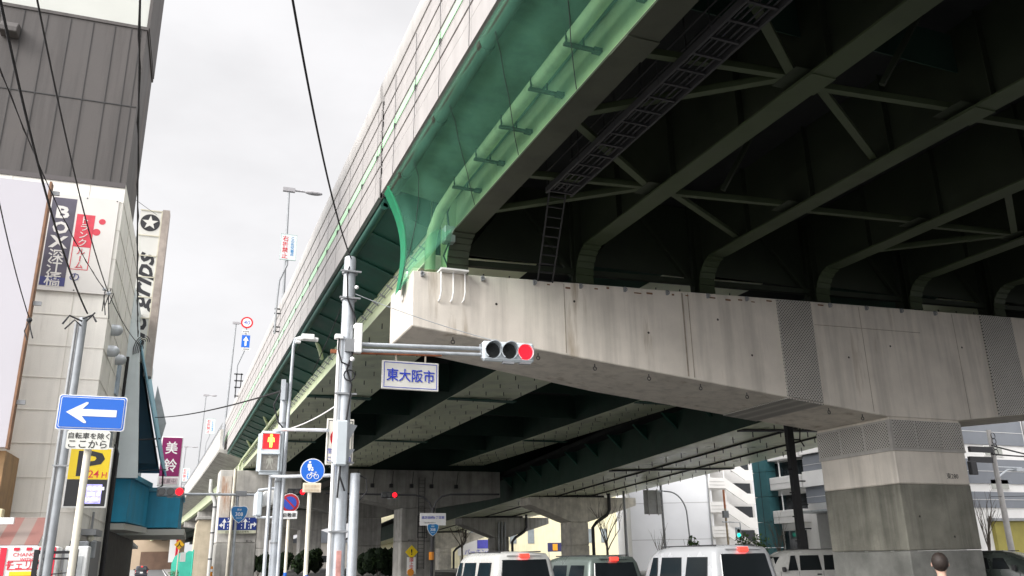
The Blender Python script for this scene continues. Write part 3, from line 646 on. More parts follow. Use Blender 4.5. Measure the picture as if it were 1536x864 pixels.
for i, y in enumerate((76.5, 101, 129)):
    c = rl(ra0.lerp(rb0, .5), y); zt_ = c.z - .25
    t = hammerhead(rl_lab[i], c.x - 1.0, c.x + .95, y, zt_ - 2.35, c.x - 5.3, c.x + 6.4, zt_, thick=2.4, m1_=C_RAMP if i != 1 else C_GREY, m2_=C_RAMP if i != 1 else C_GREY, split=2.7, tipz=.75)
    MB().tube([(c.x + 3.2, y - .3, zt_ + .8), (c.x + 3.2, y - .3, zt_ - 1.2), (c.x + 2.9, y - .3, zt_ - 1.7), (c.x + 1.7, y - .3, zt_ - 2.4), (c.x + 1.25, y - .3, zt_ - 2.9), (c.x + 1.25, y - .3, .2)], .17, 8).build('drain_pipe', DARK, t, world=True, smooth=True)
    MB().box(c.x - 3.5, c.x + 3, y + .3, y + 2, zt_ + .01, zt_ + .22).build('bearing', DARK, t, world=True)
    if i == 1:
        for dx in (-.5, -.1, .3): MB().tube([(c.x + dx, y - .25, zt_ - .5), (c.x + dx, y - .25, .2)], .1, 8).build('down_pipe', GALV_D, t, world=True, smooth=True)
blk = thing('steel_column', 'slim black steel column rising to the beam just left of the big pier', 'column', (25.45, 30, 0))
MB().box(25.27, 25.6, 29.85, 30.1, 0, 7.7).build('shaft', BLACK, blk, bevel=.02, world=True)
m1 = MB()
for z in (2.6, 3.6, 4.6, 5.6, 6.4): m1.bar((25.6, 29.9, z), (25.95, 29.9, z), .05, .05).bar((25.27, 29.9, z - .5), (25.05, 29.9, z - .5), .05, .05)
m1.build('step_iron', BLACK, blk, world=True)
MB().tube([(25.75, 29.8, 7.4), (25.95, 29.8, 7.0), (25.85, 29.8, 6.4), (26.05, 29.8, 6.1)], .03, 5).tube([(25.75, 29.8, 6.9), (26.3, 29.8, 7.1), (27.5, 29.8, 7.25)], .04, 5).build('cable', BLACK, blk, world=True)
# ------------------------------------------------------------------ buildings on the far side of the road
WH = mat('white_corrugated_wall', (.76, .77, .79), .5, .05, .5)
B_WHITE = mat('white_cladding', (.78, .77, .75), .55, .05, 1)
B_GREY = mat('slate_grey_cladding', (.20, .215, .24), .5, .08, 1)
B_TEAL = mat('teal_tile', (.045, .14, .155), .45, .12, 2)
B_CREAM = mat('cream_render', (.74, .69, .47), .8, .07, 1, streak=.08)
B_BEIGE = mat('pale_yellow_wall', (.72, .67, .48), .7, .05, 1)
GLASS = mat('dark_window_glass', (.02, .024, .028), .12, .2, .3, spec=.6)
SHUT = mat('grey_shutter', (.33, .33, .32), .6, .08, 3)
wh = thing('warehouse', 'tall windowless white corrugated warehouse beyond the ramp at the right', 'building', (46.9, 82, 0), -R(25))
mb = MB().box(0, 8.9, 0, 22, 0, 15)
for i in range(60): mb.box(.02 + .148 * i, .07 + .148 * i, -.012, .01, 0, 14.95)
mb.build('wall', WH, wh)
MB().box(0, 8.9, -.02, -.013, 3.2, 3.25).box(0, 8.9, -.02, -.013, 7.0, 7.05).build('seam', mat('pale_seam', (.42, .42, .43), .6), wh)
MB().tube([(8.5, -.15, 0), (8.5, -.15, 14.6)], .09, 8).build('drain_pipe', GALV_D, wh)
st = thing('stair_building', 'white outside staircase block with three zigzag landings between the warehouse and teal column', 'building', (57, 78, 0))
SX0 = 54.6
MB().box(SX0 + .6, 62, 80.2, 81.9, 0, 14).build('back_wall', B_WHITE, st, world=True)
for k in range(4):
    z = 3.4 + 2.55 * k
    MB().prism([(SX0, 78, z), (SX0 + 2.0, 78, z), (SX0 + 4.8, 78, z - 1.65), (SX0 + 7, 78, z - 1.65), (SX0 + 7, 78, z - .55), (SX0 + 4.9, 78, z - .55), (SX0 + 2.1, 78, z + 1.1), (SX0, 78, z + 1.1)], (0, .12, 0)).build('balustrade', B_WHITE, st, world=True)
    MB().box(SX0, SX0 + .12, 78.15, 80.1, z, z + 1.1).build('side_balustrade', B_WHITE, st, world=True)
    MB().box(SX0 + .1, SX0 + 2.3, 78.13, 80.2, z - .1, z + .02).build('landing', B_WHITE, st, world=True)
    MB().box(SX0 + 4.6, SX0 + 7, 80.12, 80.19, z - .5, z + .75).build('doorway', GLASS, st, world=True)
    for j in range(2): MB().box(SX0 + .02, SX0 + 2, 77.97, 77.995, z + .33 + .35 * j, z + .35 + .35 * j).build('seam', SHUT, st, world=True)
for x in (SX0 + .1, SX0 + 2.2): MB().tube([(x, 78.3, 0), (x, 78.3, 12.5)], .07, 6).build('post', B_WHITE, st, world=True)
ob = thing('office_building', 'grey and white striped building with a teal corner column behind the big pier', 'building', (52, 51, 0))
MB().box(49, 56.5, 42, 60.0, 0, 15).build('wall', B_WHITE, ob, world=True)
mb = MB()
for k in range(7): mb.box(48.0, 49.3, 60.05, 61.9, 0 + 2.1 * k, 2.07 + 2.1 * k)
mb.build('corner_column', B_TEAL, ob, world=True)
MB().box(47.985, 48, 60.95, 61.0, 0, 14.6).build('column_joint', DARK, ob, world=True)
for z0, z1, m in ((5.45, 6.7, B_GREY), (8.0, 9.3, B_GREY), (10.7, 12.1, B_GREY)):
    MB().box(48.55, 49.02, 42.2, 56, z0, z1).build('cladding_band', m, ob, world=True)
    MB().box(48.53, 48.549, 42.2, 56, z0 + .45, z0 + .475).build('band_joint', B_WHITE, ob, world=True)
for z0, z1 in ((6.73, 7.95), (9.33, 10.65)): MB().box(48.35, 49.02, 42.1, 56.0, z0, z1).build('cladding_band', B_WHITE, ob, world=True)
for z in (4.0, 6.75, 9.2, 11.8):
    MB().box(48.2, 49.02, 56.3, 60.0, z, z + 1.05).build('balcony', B_WHITE, ob, bevel=.03, world=True)
    MB().box(48.9, 48.985, 56.5, 59.9, z + 1.06, z + 2.3).build('window', GLASS, ob, world=True)
    MB().tube([(48.4, 58.8, z + 1.05), (48.4, 58.8, z + 2.6)], .06, 6).build('post', B_WHITE, ob, world=True)
    MB().box(48.18, 48.199, 56.3, 60, z + .5, z + .52).build('balcony_joint', SHUT, ob, world=True)
MB().box(46.6, 49, 47, 55.5, 4.62, 4.75).build('canopy', GALV, ob, world=True)
MB().box(48.9, 48.99, 46, 55.5, 0, 4.6).build('shutter', SHUT, ob, world=True)
for y in (48.0, 50.5, 53): MB().box(48.8, 48.89, y, y + .25, 0, 4.55).build('shutter_post', B_WHITE, ob, world=True)
MB().box(48.85, 48.98, 57, 59.6, .3, 3.4).build('glass_front', GLASS, ob, world=True)
# its street face seen to the right of the big pier
for z0, z1 in ((11.2, 12.2), (8.55, 10.3), (5.9, 7.55), (4.3, 5.35)):
    MB().box(49.2, 56.3, 41.92, 42.01, z0, z1).build('cladding_band', B_GREY, ob, world=True)
    MB().box(49.2, 56.3, 41.9, 41.919, (z0 + z1) / 2, (z0 + z1) / 2 + .025).build('band_joint', B_WHITE, ob, world=True)
for z in (7.75, 5.48):
    f = MB().box(52.2, 54.0, 41.94, 42.02, z, z + .75).build('window', B_WHITE, ob, world=True)
    MB().box(52.27, 53.05, 41.92, 41.938, z + .06, z + .69).box(53.1, 53.93, 41.92, 41.938, z + .06, z + .69).build('pane', mat('net_curtain_glass', (.35, .36, .33), .2, .3, 1), f, world=True)
MB().box(51.6, 54.8, 41.7, 41.99, 0, 3.4).build('shop_front', mat('mustard_panel', (.32, .28, .07), .6, .2, 1), ob, world=True)
MB().box(51.3, 55.2, 41.4, 42.0, 3.42, 3.6).build('canopy', GALV_D, ob, world=True)
tw = thing('narrow_building', 'narrow grey building with an outside ladder beside the pale yellow block at far right', 'building', (57.6, 42, 0))
MB().box(56.7, 58.4, 41, 55, 0, 16).build('wall', mat('mid_grey_wall', (.30, .30, .31), .7, .1, 1), tw, world=True)
m1 = MB()
for x in (56.15, 56.6): m1.bar((x, 40.7, 0), (x, 40.7, 11.5), .06, .06)
for k in range(26): m1.bar((56.15, 40.7, .4 + .43 * k), (56.6, 40.7, .4 + .43 * k), .04, .04)
m1.build('ladder', W_PAINT, tw, world=True)
bg_ = thing('corner_block', 'pale yellow building with dark strip windows at the far right edge', 'building', (64, 44, 0))
MB().box(58.45, 74, 40, 54, 0, 18).build('wall', B_BEIGE, bg_, world=True)
for z in (10.5, 5.0): MB().box(59.4, 68, 39.93, 40.01, z, z + 1.5).build('window', GLASS, bg_, world=True); MB().box(59.3, 68.1, 39.9, 39.925, z + .7, z + .78).build('window_bar', GALV_D, bg_, world=True)
gb = MB().box(58.4, 60.0, 39.3, 39.42, 12.3, 13.0).build('sign_board', mat('bright_green_panel', (.02, .75, .05), .4, .05, 2)); tag(recentre(gb), 'small bright green board fixed high on the pale yellow block', 'sign board')
# cream building and the coloured flats seen under the deck
cb = thing('cream_building', 'cream building with small windows seen between the ramp piers', 'building', (56, 135, 0))
MB().box(40, 84, 150, 170, 0, 15).build('wall', B_CREAM, cb, world=True)
for x in (48.5, 51.8, 60.0, 63.6, 76, 79):
    f = MB().box(x, x + 1.3, 149.93, 150.02, 4.2, 6.8).build('window', GALV_D, cb, world=True); MB().box(x + .1, x + 1.2, 149.9, 149.93, 4.3, 6.7).build('pane', mat('grey_pane', (.22, .25, .26), .2, .2, 1), f, world=True)
for x, z in ((56.2, 5.0), (58.0, 4.6)): MB().box(x, x + 1.0, 149.2, 149.9, z, z + 1.0).build('air_conditioner', W_PAINT, cb, world=True, bevel=.03)
MB().box(55, 59.5, 149.3, 149.5, 7.4, 10.6).build('lattice_panel', mat('grey_lattice', (.25, .27, .3), .6, .5, 4), cb, world=True)
fl = thing('apartment_block', 'pale apartment block with coloured balcony panels seen under the ramp', 'building', (50, 170, 0))
MB().box(44, 56, 172, 190, 0, 18).build('wall', B_WHITE, fl, world=True)
pc = [mat('pale_green_panel', (.36, .50, .42), .6), mat('salmon_panel', (.62, .34, .28), .6), mat('cream_panel', (.66, .6, .45), .6)]
for i in range(8):
    for k in range(3): MB().box(44.4 + 1.45 * i, 45.2 + 1.45 * i, 171.7, 172, 3.6 + 3.2 * k, 5.9 + 3.2 * k).build('balcony_panel', pc[(i * 2 + k) % 3], fl, world=True)
MB().box(44, 56, 171.5, 171.98, 2.4, 3.3).build('shop_fascia', SHUT, fl, world=True)
# low brown houses closing the view under the deck
for x, y, wd, hh, c, lab in ((66, 210, 18, 8, (.34, .24, .17), 'small brown house far behind the ramp piers'), (36, 215, 16, 6, (.5, .47, .42), 'low pale house far behind the row of piers')):
    t = thing('house', lab, 'house', (x, y, 0)); MB().box(x - wd / 2, x + wd / 2, y, y + 10, 0, hh).build('wall', mat('house_wall_%d' % x, c, .8), t, world=True)
    MB().prism([(x - wd / 2 - .4, y - .4, hh), (x + wd / 2 + .4, y - .4, hh), (x, y - .4, hh + 3)], (0, 10.8, 0)).build('roof', B_GREY, t, world=True)
    MB().box(x - 2, x + 2, y - .06, y + .02, 1.5, 3).build('window', GLASS, t, world=True)
ss = thing('shop_sign', 'blue and white shop sign with a red disc beneath the cream building', 'sign', (50, 140, 2.2))
MB().box(46.6, 54.0, 140, 140.25, 2.2, 4.6).build('board', B_WHITE, ss, world=True)
MB().box(50.0, 54.0, 139.9, 139.99, 3.3, 4.7).build('blue_panel', mat('sign_blue_violet', (.10, .10, .52), .4), ss, world=True)
MB().disc((52.7, 139.89, 3.9), (0, -1, 0), .65, .06).build('red_disc', mat('sign_red', (.62, .03, .06), .4), ss, world=True)
lettering('lettering', [('パーキング', 1.0, 0, 0)], MATS['sign_blue_violet'], ss, face_M((50.2, 139.99, 2.75)), .02, world=True)
for x in (47, 53.5): MB().tube([(x, 140.1, 0), (x, 140.1, 2.2)], .08, 6).build('post', GALV_D, ss, world=True)
ob2 = thing('menu_board', 'small dark board with an orange square near the mottled ramp pier', 'sign board', (60, 140, 0))
MB().box(63.2, 66.2, 140, 140.2, 2.6, 4.1).build('board', mat('dark_navy_board', (.03, .03, .10), .5), ob2, world=True)
MB().box(64.1, 65.0, 139.9, 139.99, 2.8, 3.9).build('orange_square', mat('orange_lit_square', (.75, .32, .02), .5), ob2, world=True)
for x in (63.4, 66): MB().tube([(x, 140.1, 0), (x, 140.1, 2.6)], .07, 6).build('post', GALV_D, ob2, world=True)
# rear of a road sign with a curved lamp arm by the warehouse
rs = thing('road_sign_gantry', 'ribbed back of a road sign on a post before the white warehouse', 'road sign', (42.6, 70, 0))
MB().tube([(43.55, 70, 0), (43.5, 70, 8.2)], .12, 8).build('post', GALV_D, rs, world=True)
mb = MB().box(41.55, 43.4, 69.95, 70.02, 5.3, 7.5)
for k in range(4): mb.box(41.5, 43.45, 69.86, 69.949, 5.45 + .6 * k, 5.53 + .6 * k)
for x in (41.9, 42.9): mb.box(x, x + .1, 69.78, 69.859, 5.2, 7.6)
mb.build('sign_back', mat('sign_back_grey', (.38, .38, .37), .6, .15, 2), rs, world=True)
cl = thing('curved_lamp_pole', 'thin pole bending over in a quarter circle above the ribbed sign back', 'street lamp', (46.3, 70, 0))
MB().tube([(46.4, 70, 0), (46.2, 70, 5.2)] + [(46.2 - 2.0 * (1 - math.cos(a)), 70, 5.2 + 2.2 * math.sin(a)) for a in [i * math.pi / 16 for i in range(1, 9)]] + [(43.7, 70, 7.42)], .07, 8).build('pole', GALV_D, cl, world=True, smooth=True)
MB().box(43.0, 43.75, 69.9, 70.1, 7.36, 7.48).build('lamp_head', GALV, cl, world=True)
# ------------------------------------------------------------------ left-hand buildings
SIDING = mat('cream_siding', (.80, .775, .715), .65, .05, 1.2, streak=.12, stain=((.40, .36, .30), .66, .85, 1.3), fine=.03)
GPANEL = mat('charcoal_panel', (.088, .08, .076), .7, .12, .9, streak=.30, stain=((.16, .12, .10), .60, .85, .8), fine=.06)
SEAM = mat('panel_seam', (.05, .05, .05), .8, .1)
SEAM_L = mat('siding_seam', (.62, .595, .54), .8, .1)
RZ = -R(2.1)
tb = thing('storage_building', 'tall storage building with cream siding below and charcoal panels above at the left', 'building', (-1.92, 24, 0), RZ)
MB().box(-9, 0, 0, 6.2, 0, 11.85).build('wall', SIDING, tb)
MB().box(-9, .0, .004, 3.0, 11.855, 17.0).build('upper_wall', GPANEL, tb)
MB().box(-9, -.02, .06, 2.9, 17.0, 26).build('top_wall', mat('pale_top_cladding', (.50, .51, .47), .5, .04, 1), tb)
MB().box(-9, .04, -.03, 3.04, 16.93, 17.03).build('ledge', GPANEL, tb)
MB().box(-.02, .06, .02, 3.0, 17.04, 26).build('top_side', GPANEL, tb)
m1 = MB()
for k in range(14): m1.box(-9, .0, -.012, .01, .35 + .84 * k, .365 + .84 * k)
for k in range(6): m1.box(-.9 - 1.9 * k, -.885 - 1.9 * k, -.012, .01, .3, 11.8)
m1.build('siding_seam', SEAM_L, tb)
m1 = MB()
for k in range(14): m1.box(-.012, .012, .01, 6.2, .35 + .84 * k, .365 + .84 * k)
for y in (2.1, 4.2): m1.box(-.012, .012, y, y + .012, .3, 11.8)
m1.build('siding_seam', SEAM_L, tb)
m1 = MB()
for x in (-.16, -.42, -.86, -1.44, -2.04, -2.64, -3.24, -3.84, -4.44, -5.0): m1.box(x - .008, x + .008, -.012, .02, 11.9, 16.9)
m1.box(-9, 0, -.014, .02, 14.3, 14.325); m1.build('panel_seam', SEAM, tb)
MB().box(-9, .0, -.03, .0, 11.72, 11.86).build('flashing', mat('dark_flashing', (.09, .08, .08), .6), tb)
MB().prism([(-3.7, -.02, 15.9), (-3.7, -.42, 15.9), (-3.7, -.42, 16.05), (-3.7, -.3, 16.25), (-3.7, -.02, 16.3)], (.45, 0, 0)).build('vent_hood', GPANEL, tb, bevel=.02)
for (y, z) in ((1.2, 7.9), (1.0, 7.25), (3.2, 7.5)):
    v = MB().tube([(0, y, z), (.14, y, z)], .16, 14).ball((.14, y, z), .16, 14, (1.0, 1, 1)); v.build('vent_cap', GALV, tb, smooth=True)
for (x, z) in ((-2.35, 2.75),):
    MB().tube([(x, 0, z), (x, -.04, z)], .30, 18).tube([(x, -.04, z), (x, -.09, z)], .2, 18).ball((x, -.08, z + .03), .15, 12, (1, .8, .8)).build('vent_cap', GALV, tb, smooth=True)
MB().box(.0, .06, 4.0, 4.6, 4.9, 6.0).build('side_window', GLASS, tb); MB().box(.0, .05, 3.9, 4.7, 6.6, 7.6).build('side_poster', mat('pale_blue_poster', (.35, .42, .5), .6, .4, 4), tb)
MB().tube([(.08, 5.9, 0), (.08, 5.9, 8.2)], .05, 8).build('downpipe', BLACK, tb)
MB().tube([(.16, 5.75, 0), (.16, 5.75, 5.0), (.05, 5.75, 5.3)], .04, 8).build('downpipe', DARK, tb)
MB().box(-.02, .35, .5, 2.0, 2.35, 2.5).build('door_canopy', GALV_D, tb); MB().box(-.0, .045, .7, 1.8, 0, 2.2).build('shutter', SHUT, tb)
MB().box(-.0, .04, 2.3, 5.4, .2, 2.3).build('service_door', mat('grey_door', (.22, .22, .22), .6), tb)
for y, z in ((.35, 1.75), (2.1, 1.8)): MB().box(0, .22, y, y + .25, z, z + .45).build('meter_box', GALV, tb, bevel=.02)
MB().tube([(.08, 2.15, 0), (.08, 2.15, 2.3)], .04, 6).tube([(.08, 2.0, 0), (.08, 2.0, 3.0)], .03, 6).build('conduit', GALV_D, tb)
MB().ball((.2, .9, 2.28), .09, 10).build('lamp', mat('lamp_globe', (.75, .73, .6), .3), tb)
MB().tube([(-.1, -.05, .2), (-.1, -.05, 2.2)], .05, 6).box(-.35, -.1, -.22, 0, 1.5, 2.0).box(.0, .25, -.2, 0, 1.55, 2.0).build('meter_pipe', GALV_D, tb)
# storage-room sign on its wall
sg = thing('wall_sign', 'white storage-room sign with charcoal BOX column and red katakana blocks on cream siding', 'sign', (-1.92, 24, 8.5), RZ)
def W(lx, ly, lz): return (lx, ly, lz)
S0, S1, Z0, Z1 = -1.86, -.10, .05, 2.82
MB().box(S0, S1, -.07, -.012, Z0, Z1).build('board', mat('sign_white', (.60, .58, .55), .45, .03, 2), sg)
def ramp_panel():
    return mat('charcoal_violet_print', (.075, .068, .095), .5, .35, 2.2, blotch=.2)
MB().box(-1.74, -1.14, -.074, -.071, .18, 2.7).build('dark_panel', ramp_panel(), sg)
MB().box(-1.74, -1.14, -.0755, -.0742, .18, .42).build('blue_foot', mat('print_blue', (.05, .055, .17), .5), sg)
MB().box(-1.09, -.64, -.074, -.071, 1.35, 2.28).build('red_panel', mat('print_red', (.55, .045, .07), .5, .2, 5), sg)
m1 = MB(); 
for a in ((-1.09, -.64, .68, .70), (-1.09, -.64, 1.33, 1.349), (-1.09, -1.07, .7, 1.33), (-.66, -.64, .7, 1.33)): m1.box(a[0], a[1], -.074, -.071, a[2], a[3])
m1.build('red_frame', MATS['print_red'], sg)
for x, z, r_ in ((-.56, 1.80, .1), (-.45, 2.12, .085)): MB().disc((x, -.071, z), (0, -1, 0), r_, .003).build('red_dot', MATS['print_red'], sg)
Msg = face_M((0, -.0765, 0))
lettering('white_letters', [('B', .48, -1.44, 2.28, 1.25, .035), ('O', .46, -1.44, 1.83, 1.05, .035), ('X', .46, -1.44, 1.42, 1.15, .035)], MATS['sign_white'], sg, Msg)
lettering('kanji_letters', [('深', .40, -1.44, 1.02, 1, .008), ('江', .40, -1.44, .68, 1, .008), ('橋', .40, -1.44, .34, 1, .008)], MATS['sign_white'], sg, Msg)
lettering('katakana_letters', [('ト', .24, -.865, 2.12, 1, .006), ('ラ', .24, -.865, 1.9, 1, .006), ('ン', .24, -.865, 1.68, 1, .006), ('ク', .24, -.865, 1.46, 1, .006)], MATS['sign_white'], sg, Msg)
lettering('red_letters', [('ル', .22, -.865, 1.2, 1, .004), ('l', .22, -.865, 1.0, 1, .008), ('ム', .22, -.865, .81, 1, .004)], MATS['print_red'], sg, face_M((0, -.0745, 0)))
lettering('blue_letters', [('の', .28, -.93, .47, 1, .006)], MATS['print_blue'], sg, face_M((0, -.0745, 0)))
for x in (S0 + .05, -.9, S1 - .05):
    for z in (Z0 + .05, Z1 - .05): MB().disc((x, -.07, z), (0, -1, 0), .018, .008, 8).build('bolt', SEAM, sg)
# parking sign
ps = thing('parking_sign', 'yellow and black parking sign with a small screen hung at the building corner', 'sign', (-1.82, 23.4, 2.95), RZ)
MB().box(-.49, .49, -.06, .06, 0, 1.46).build('frame', W_PAINT, ps, bevel=.01)
MB().box(-.45, .45, -.07, -.062, .68, 1.42).build('yellow_panel', mat('sign_yellow', (.85, .62, .01), .35, .03, 2), ps)
MB().box(-.45, .45, -.07, -.062, .04, .675).build('black_panel', mat('sign_black', (.02, .02, .022), .4), ps)
MB().box(-.1, .35, -.078, -.071, .10, .56).build('screen', mat('lit_screen', (.28, .26, .62), .3, .5, 9, emit=.9), ps)
lettering('screen_text', [('24時間 駐車場', .09, .125, .46), ('■ ■■ ■', .1, .125, .33), ('最大料金', .09, .125, .2)], mat('screen_white', (.85, .85, .95), .4, 0, emit=.8), ps, face_M((0, -.0785, 0)))
lettering('letter_p', [('P', .84, .03, 1.06, 1.5, .025)], MATS['sign_black'], ps, face_M((0, -.0705, 0)))
lettering('red_text', [('24', .25, .12, .81, 1, .008), ('H', .19, .36, .79, 1, .008)], mat('text_red', (.62, .03, .04), .4), ps, face_M((0, -.0706, 0)))
MB().bar((-.3, .06, .3), (-.3, .45, .3), .05, .05).bar((-.3, .06, 1.2), (-.3, .45, 1.2), .05, .05).build('bracket', GALV_D, ps)
# big blank hoarding in front of the neighbouring house
hb = thing('billboard', 'huge blank pale lavender billboard with rusty edge at the left border', 'billboard', (-3.45, 22, 4.2), RZ)
MB().box(-6.5, -.03, 0, .22, 0, 6.55).build('panel', mat('blank_hoarding', (.47, .455, .49), .5, .03, .6), hb)
MB().box(-.03, .02, -.015, .25, -.03, 6.6).build('edge_frame', mat('brown_edge', (.22, .12, .07), .7, .35, 4), hb)
for z in (6.3, 3.4, 1.0): MB().box(.02, .2, .1, .16, z, z + .1).build('bracket', GALV_D, hb)
nb = thing('low_house', 'low house front with brown boarding under the blank billboard', 'house', (-3.5, 22.3, 0), RZ)
MB().box(-8, 0, 0, 1.6, 0, 4.15).build('wall', mat('brown_boarding', (.32, .20, .10), .75, .3, 3, streak=.3), nb)
MB().box(-1.05, .18, -.25, -.01, 2.35, 2.85).build('meter_box', mat('ivory_box', (.68, .58, .38), .6, .1, 3), nb, bevel=.02)
# awning and vending machine
aw = thing('awning', 'sloping red-striped translucent awning with a white lamp bar above the vending machine', 'awning', (-2.9, 20.9, 0))
m1 = MB(); sm = mat('awning_cloth', (.21, .17, .15), .6, .1, 2); sr = mat('awning_red_stripe', (.22, .10, .085), .6, .1, 2)
for k in range(12):
    x0 = -2.4 + .25 * k; q = MB(); q.hexa([(x0, -.9, 2.02), (x0 + .25, -.9, 2.02), (x0 + .25, .6, 2.62), (x0, .6, 2.62), (x0, -.9, 2.035), (x0 + .25, -.9, 2.035), (x0 + .25, .6, 2.635), (x0, .6, 2.635)]); q.build('cloth_strip', sr if k % 2 else sm, aw)
MB().bar((-2.4, -.9, 2.0), (.6, -.9, 2.0), .04, .04).bar((.58, -.9, 2.0), (.58, .6, 2.6), .03, .04).build('frame', GALV, aw)
MB().box(-2.4, .05, -.55, -.42, 2.45, 2.58).build('lamp_bar', mat('lamp_bar_white', (.85, .85, .85), .4), aw); MB().tube([(-2.4, -.6, 2.33), (-.3, -.6, 2.33)], .03, 6).build('tube_lamp', CREAM, aw)
vm = thing('vending_machine', 'red and white drink vending machine lettered CHANGE WITH below the awning', 'vending machine', (-2.42, 19.9, 0))
VR = mat('vending_red', (.66, .02, .05), .35, .03)
MB().box(-.52, .52, 0, .7, .02, 1.99).build('cabinet', W_PAINT, vm, bevel=.02)
m1 = MB().box(-.51, -.40, -.02, -.002, .1, 1.98).box(.33, .47, -.02, -.002, .1, 1.98)
for k in range(3): m1.box(-.28 + .22 * k, -.18 + .22 * k, -.02, -.002, 1.92, 1.98)
m1.build('red_trim', VR, vm)
MB().box(-.30, .18, -.018, -.002, 1.0, 1.52).build('yellow_label', mat('vending_yellow', (.85, .62, .02), .4), vm)
MB().box(-.30, .18, -.026, -.019, .95, 1.44).build('red_label', VR, vm)
lettering('lettering', [('CHANGE', .10, -.06, 1.84, 1.1), ('WITH', .08, -.04, 1.75, 1.1), ('チェリオ', .18, -.07, 1.64, .9, .01)], VR, vm, face_M((0, -.003, 0)))
lettering('price', [('100', .2, -.08, 1.35, 1.1, .01)], W_PAINT, vm, face_M((0, -.027, 0)))
m1 = MB()
for a in ((-.35, -.33, 1.57, 1.72), (.21, .23, 1.57, 1.72), (-.35, .23, 1.555, 1.572), (-.35, .23, 1.715, 1.73)): m1.box(a[0], a[1], -.012, -.002, a[2], a[3])
m1.build('logo_frame', VR, vm)
vm2 = thing('vending_machine', 'plain white vending machine standing beside the red and white one', 'vending machine', (-1.62, 20.3, 0))
MB().box(-.2, .24, 0, .7, .02, 2.0).build('cabinet', mat('plain_white_cabinet', (.68, .69, .68), .4, .04), vm2, bevel=.02); MB().box(-.12, .15, -.02, -.002, .9, 1.8).build('display', mat('display_grey', (.45, .47, .47), .3), vm2)
bb = thing('barrier_frame', 'dark tubular steel frame standing before the vending machines', 'frame', (-1.65, 18, 0))
for x in (-.42, .22): MB().bar((x, 0, 0), (x, 0, 1.9), .1, .08).build('upright', BLACK, bb)
MB().bar((-.42, 0, 1.85), (.22, 0, 1.85), .06, .05).tube([(-.38, 0, 1.66), (-.3, 0, 1.74), (.1, 0, 1.74), (.18, 0, 1.66)], .02, 6).tube([(-.38, 0, 1.45), (.2, 0, 1.5)], .01, 5).build('crossbar', BLACK, bb)

# ------------------------------------------------------------------ blue shop beyond it: pale wall, leaning sheet, blue canopy boxes, sign tower
SKYB = mat('pale_blue_sheet', (.66, .73, .75), .5, .08, 1.5, streak=.25)
BLUE = mat('canopy_blue', (.02, .31, .50), .45, .12, 1.5, streak=.2)
sh = thing('shop_building', 'narrow shop with pale blue metal wall and deep blue canopy boxes', 'shop', (-1.7, 30.4, 0), RZ)
MB().box(-5, .0, .1, 14, 0, 10.8).build('wall', SKYB, sh)
MB().prism([(-.3, -.16, 4.3), (.80, -.16, 4.3), (.30, -.16, 9.5), (-.3, -.16, 9.5)], (0, .2, 0)).build('fin_wall', SKYB, sh)
MB().box(.0, .03, .2, 13.5, .1, 2.7).build('shutter', mat('dark_brown_shutter', (.05, .045, .04), .6, .2, 3), sh)
m1 = MB()
for k in range(14): m1.box(.03, .06, .3, .5, .3 + .18 * k, .38 + .18 * k)
m1.build('louvre', GALV_D, sh)
c1 = MB().prism([(-.4, .7, 2.95), (.55, .7, 2.95), (.95, 4.4, 2.95), (-.4, 4.4, 2.95)], (0, 0, 1.4)); c1.build('canopy_box', BLUE, sh, bevel=.02)
c2 = MB().prism([(-.2, 5.6, 2.95), (2.05, 5.6, 2.95), (2.05, 12, 2.95), (-.2, 12, 2.95)], (0, 0, 1.35)); c2.build('canopy_box', BLUE, sh, bevel=.02)
MB().box(-.4, .62, .62, .72, 4.35, 4.55).prism([(.5, .6, 4.36), (.62, .6, 4.36), (1.05, 4.5, 4.36), (.9, 4.5, 4.36)], (0, 0, .16)).box(-.2, 2.12, 5.5, 5.62, 4.3, 4.45).box(1.98, 2.12, 5.5, 12, 4.3, 4.45).build('canopy_coping', mat('canopy_edge', (.10, .36, .50), .5, .1, 2, streak=.2), sh)
MB().prism([(-.4, .75, 2.72), (.5, .75, 2.72), (1.0, 4.6, 2.72), (-.4, 4.6, 2.72)], (0, 0, .2)).box(-.2, 2.3, 5.5, 12.4, 2.68, 2.9).build('canopy_soffit', mat('soffit_cream', (.55, .55, .50), .6, .08, 1), sh)
lean = thing('leaning_sheet', 'corrugated pale blue sheet leaning outwards above the blue canopy', 'metal sheet', (-1.6, 33, 5), RZ)
m1 = MB(); n = 22
def lp(u, v):     # u along the street, v down the slope
    return Vector((.10 + 1.25 * v + .02 * math.cos(u * n * math.pi), .1 + 5.2 * u, 4.7 - 4.6 * v + .35 * u * (1 - v) + .02 * math.cos(u * n * math.pi)))
for i in range(n * 2):
    u0, u1 = i / (n * 2), (i + 1) / (n * 2)
    a, b, c, d = lp(u0, 0), lp(u1, 0), lp(u1, 1), lp(u0, 1); t = Vector((-.03, 0, -.015)); m1.hexa([a, b, c, d, a + t, b + t, c + t, d + t])
m1.build('sheet', mat('corrugated_blue', (.30, .52, .62), .5, .1, 2, streak=.25), lean)
MB().prism([(.05, 1.3, 4.4), (.05, 1.3, .2), (1.1, 1.3, .2)], (0, 3.8, 0)).build('shade_wedge', mat('deep_blue_shadow', (.03, .07, .10), .8), lean)  # solid wedge coloured as the shade behind the leaning sheet
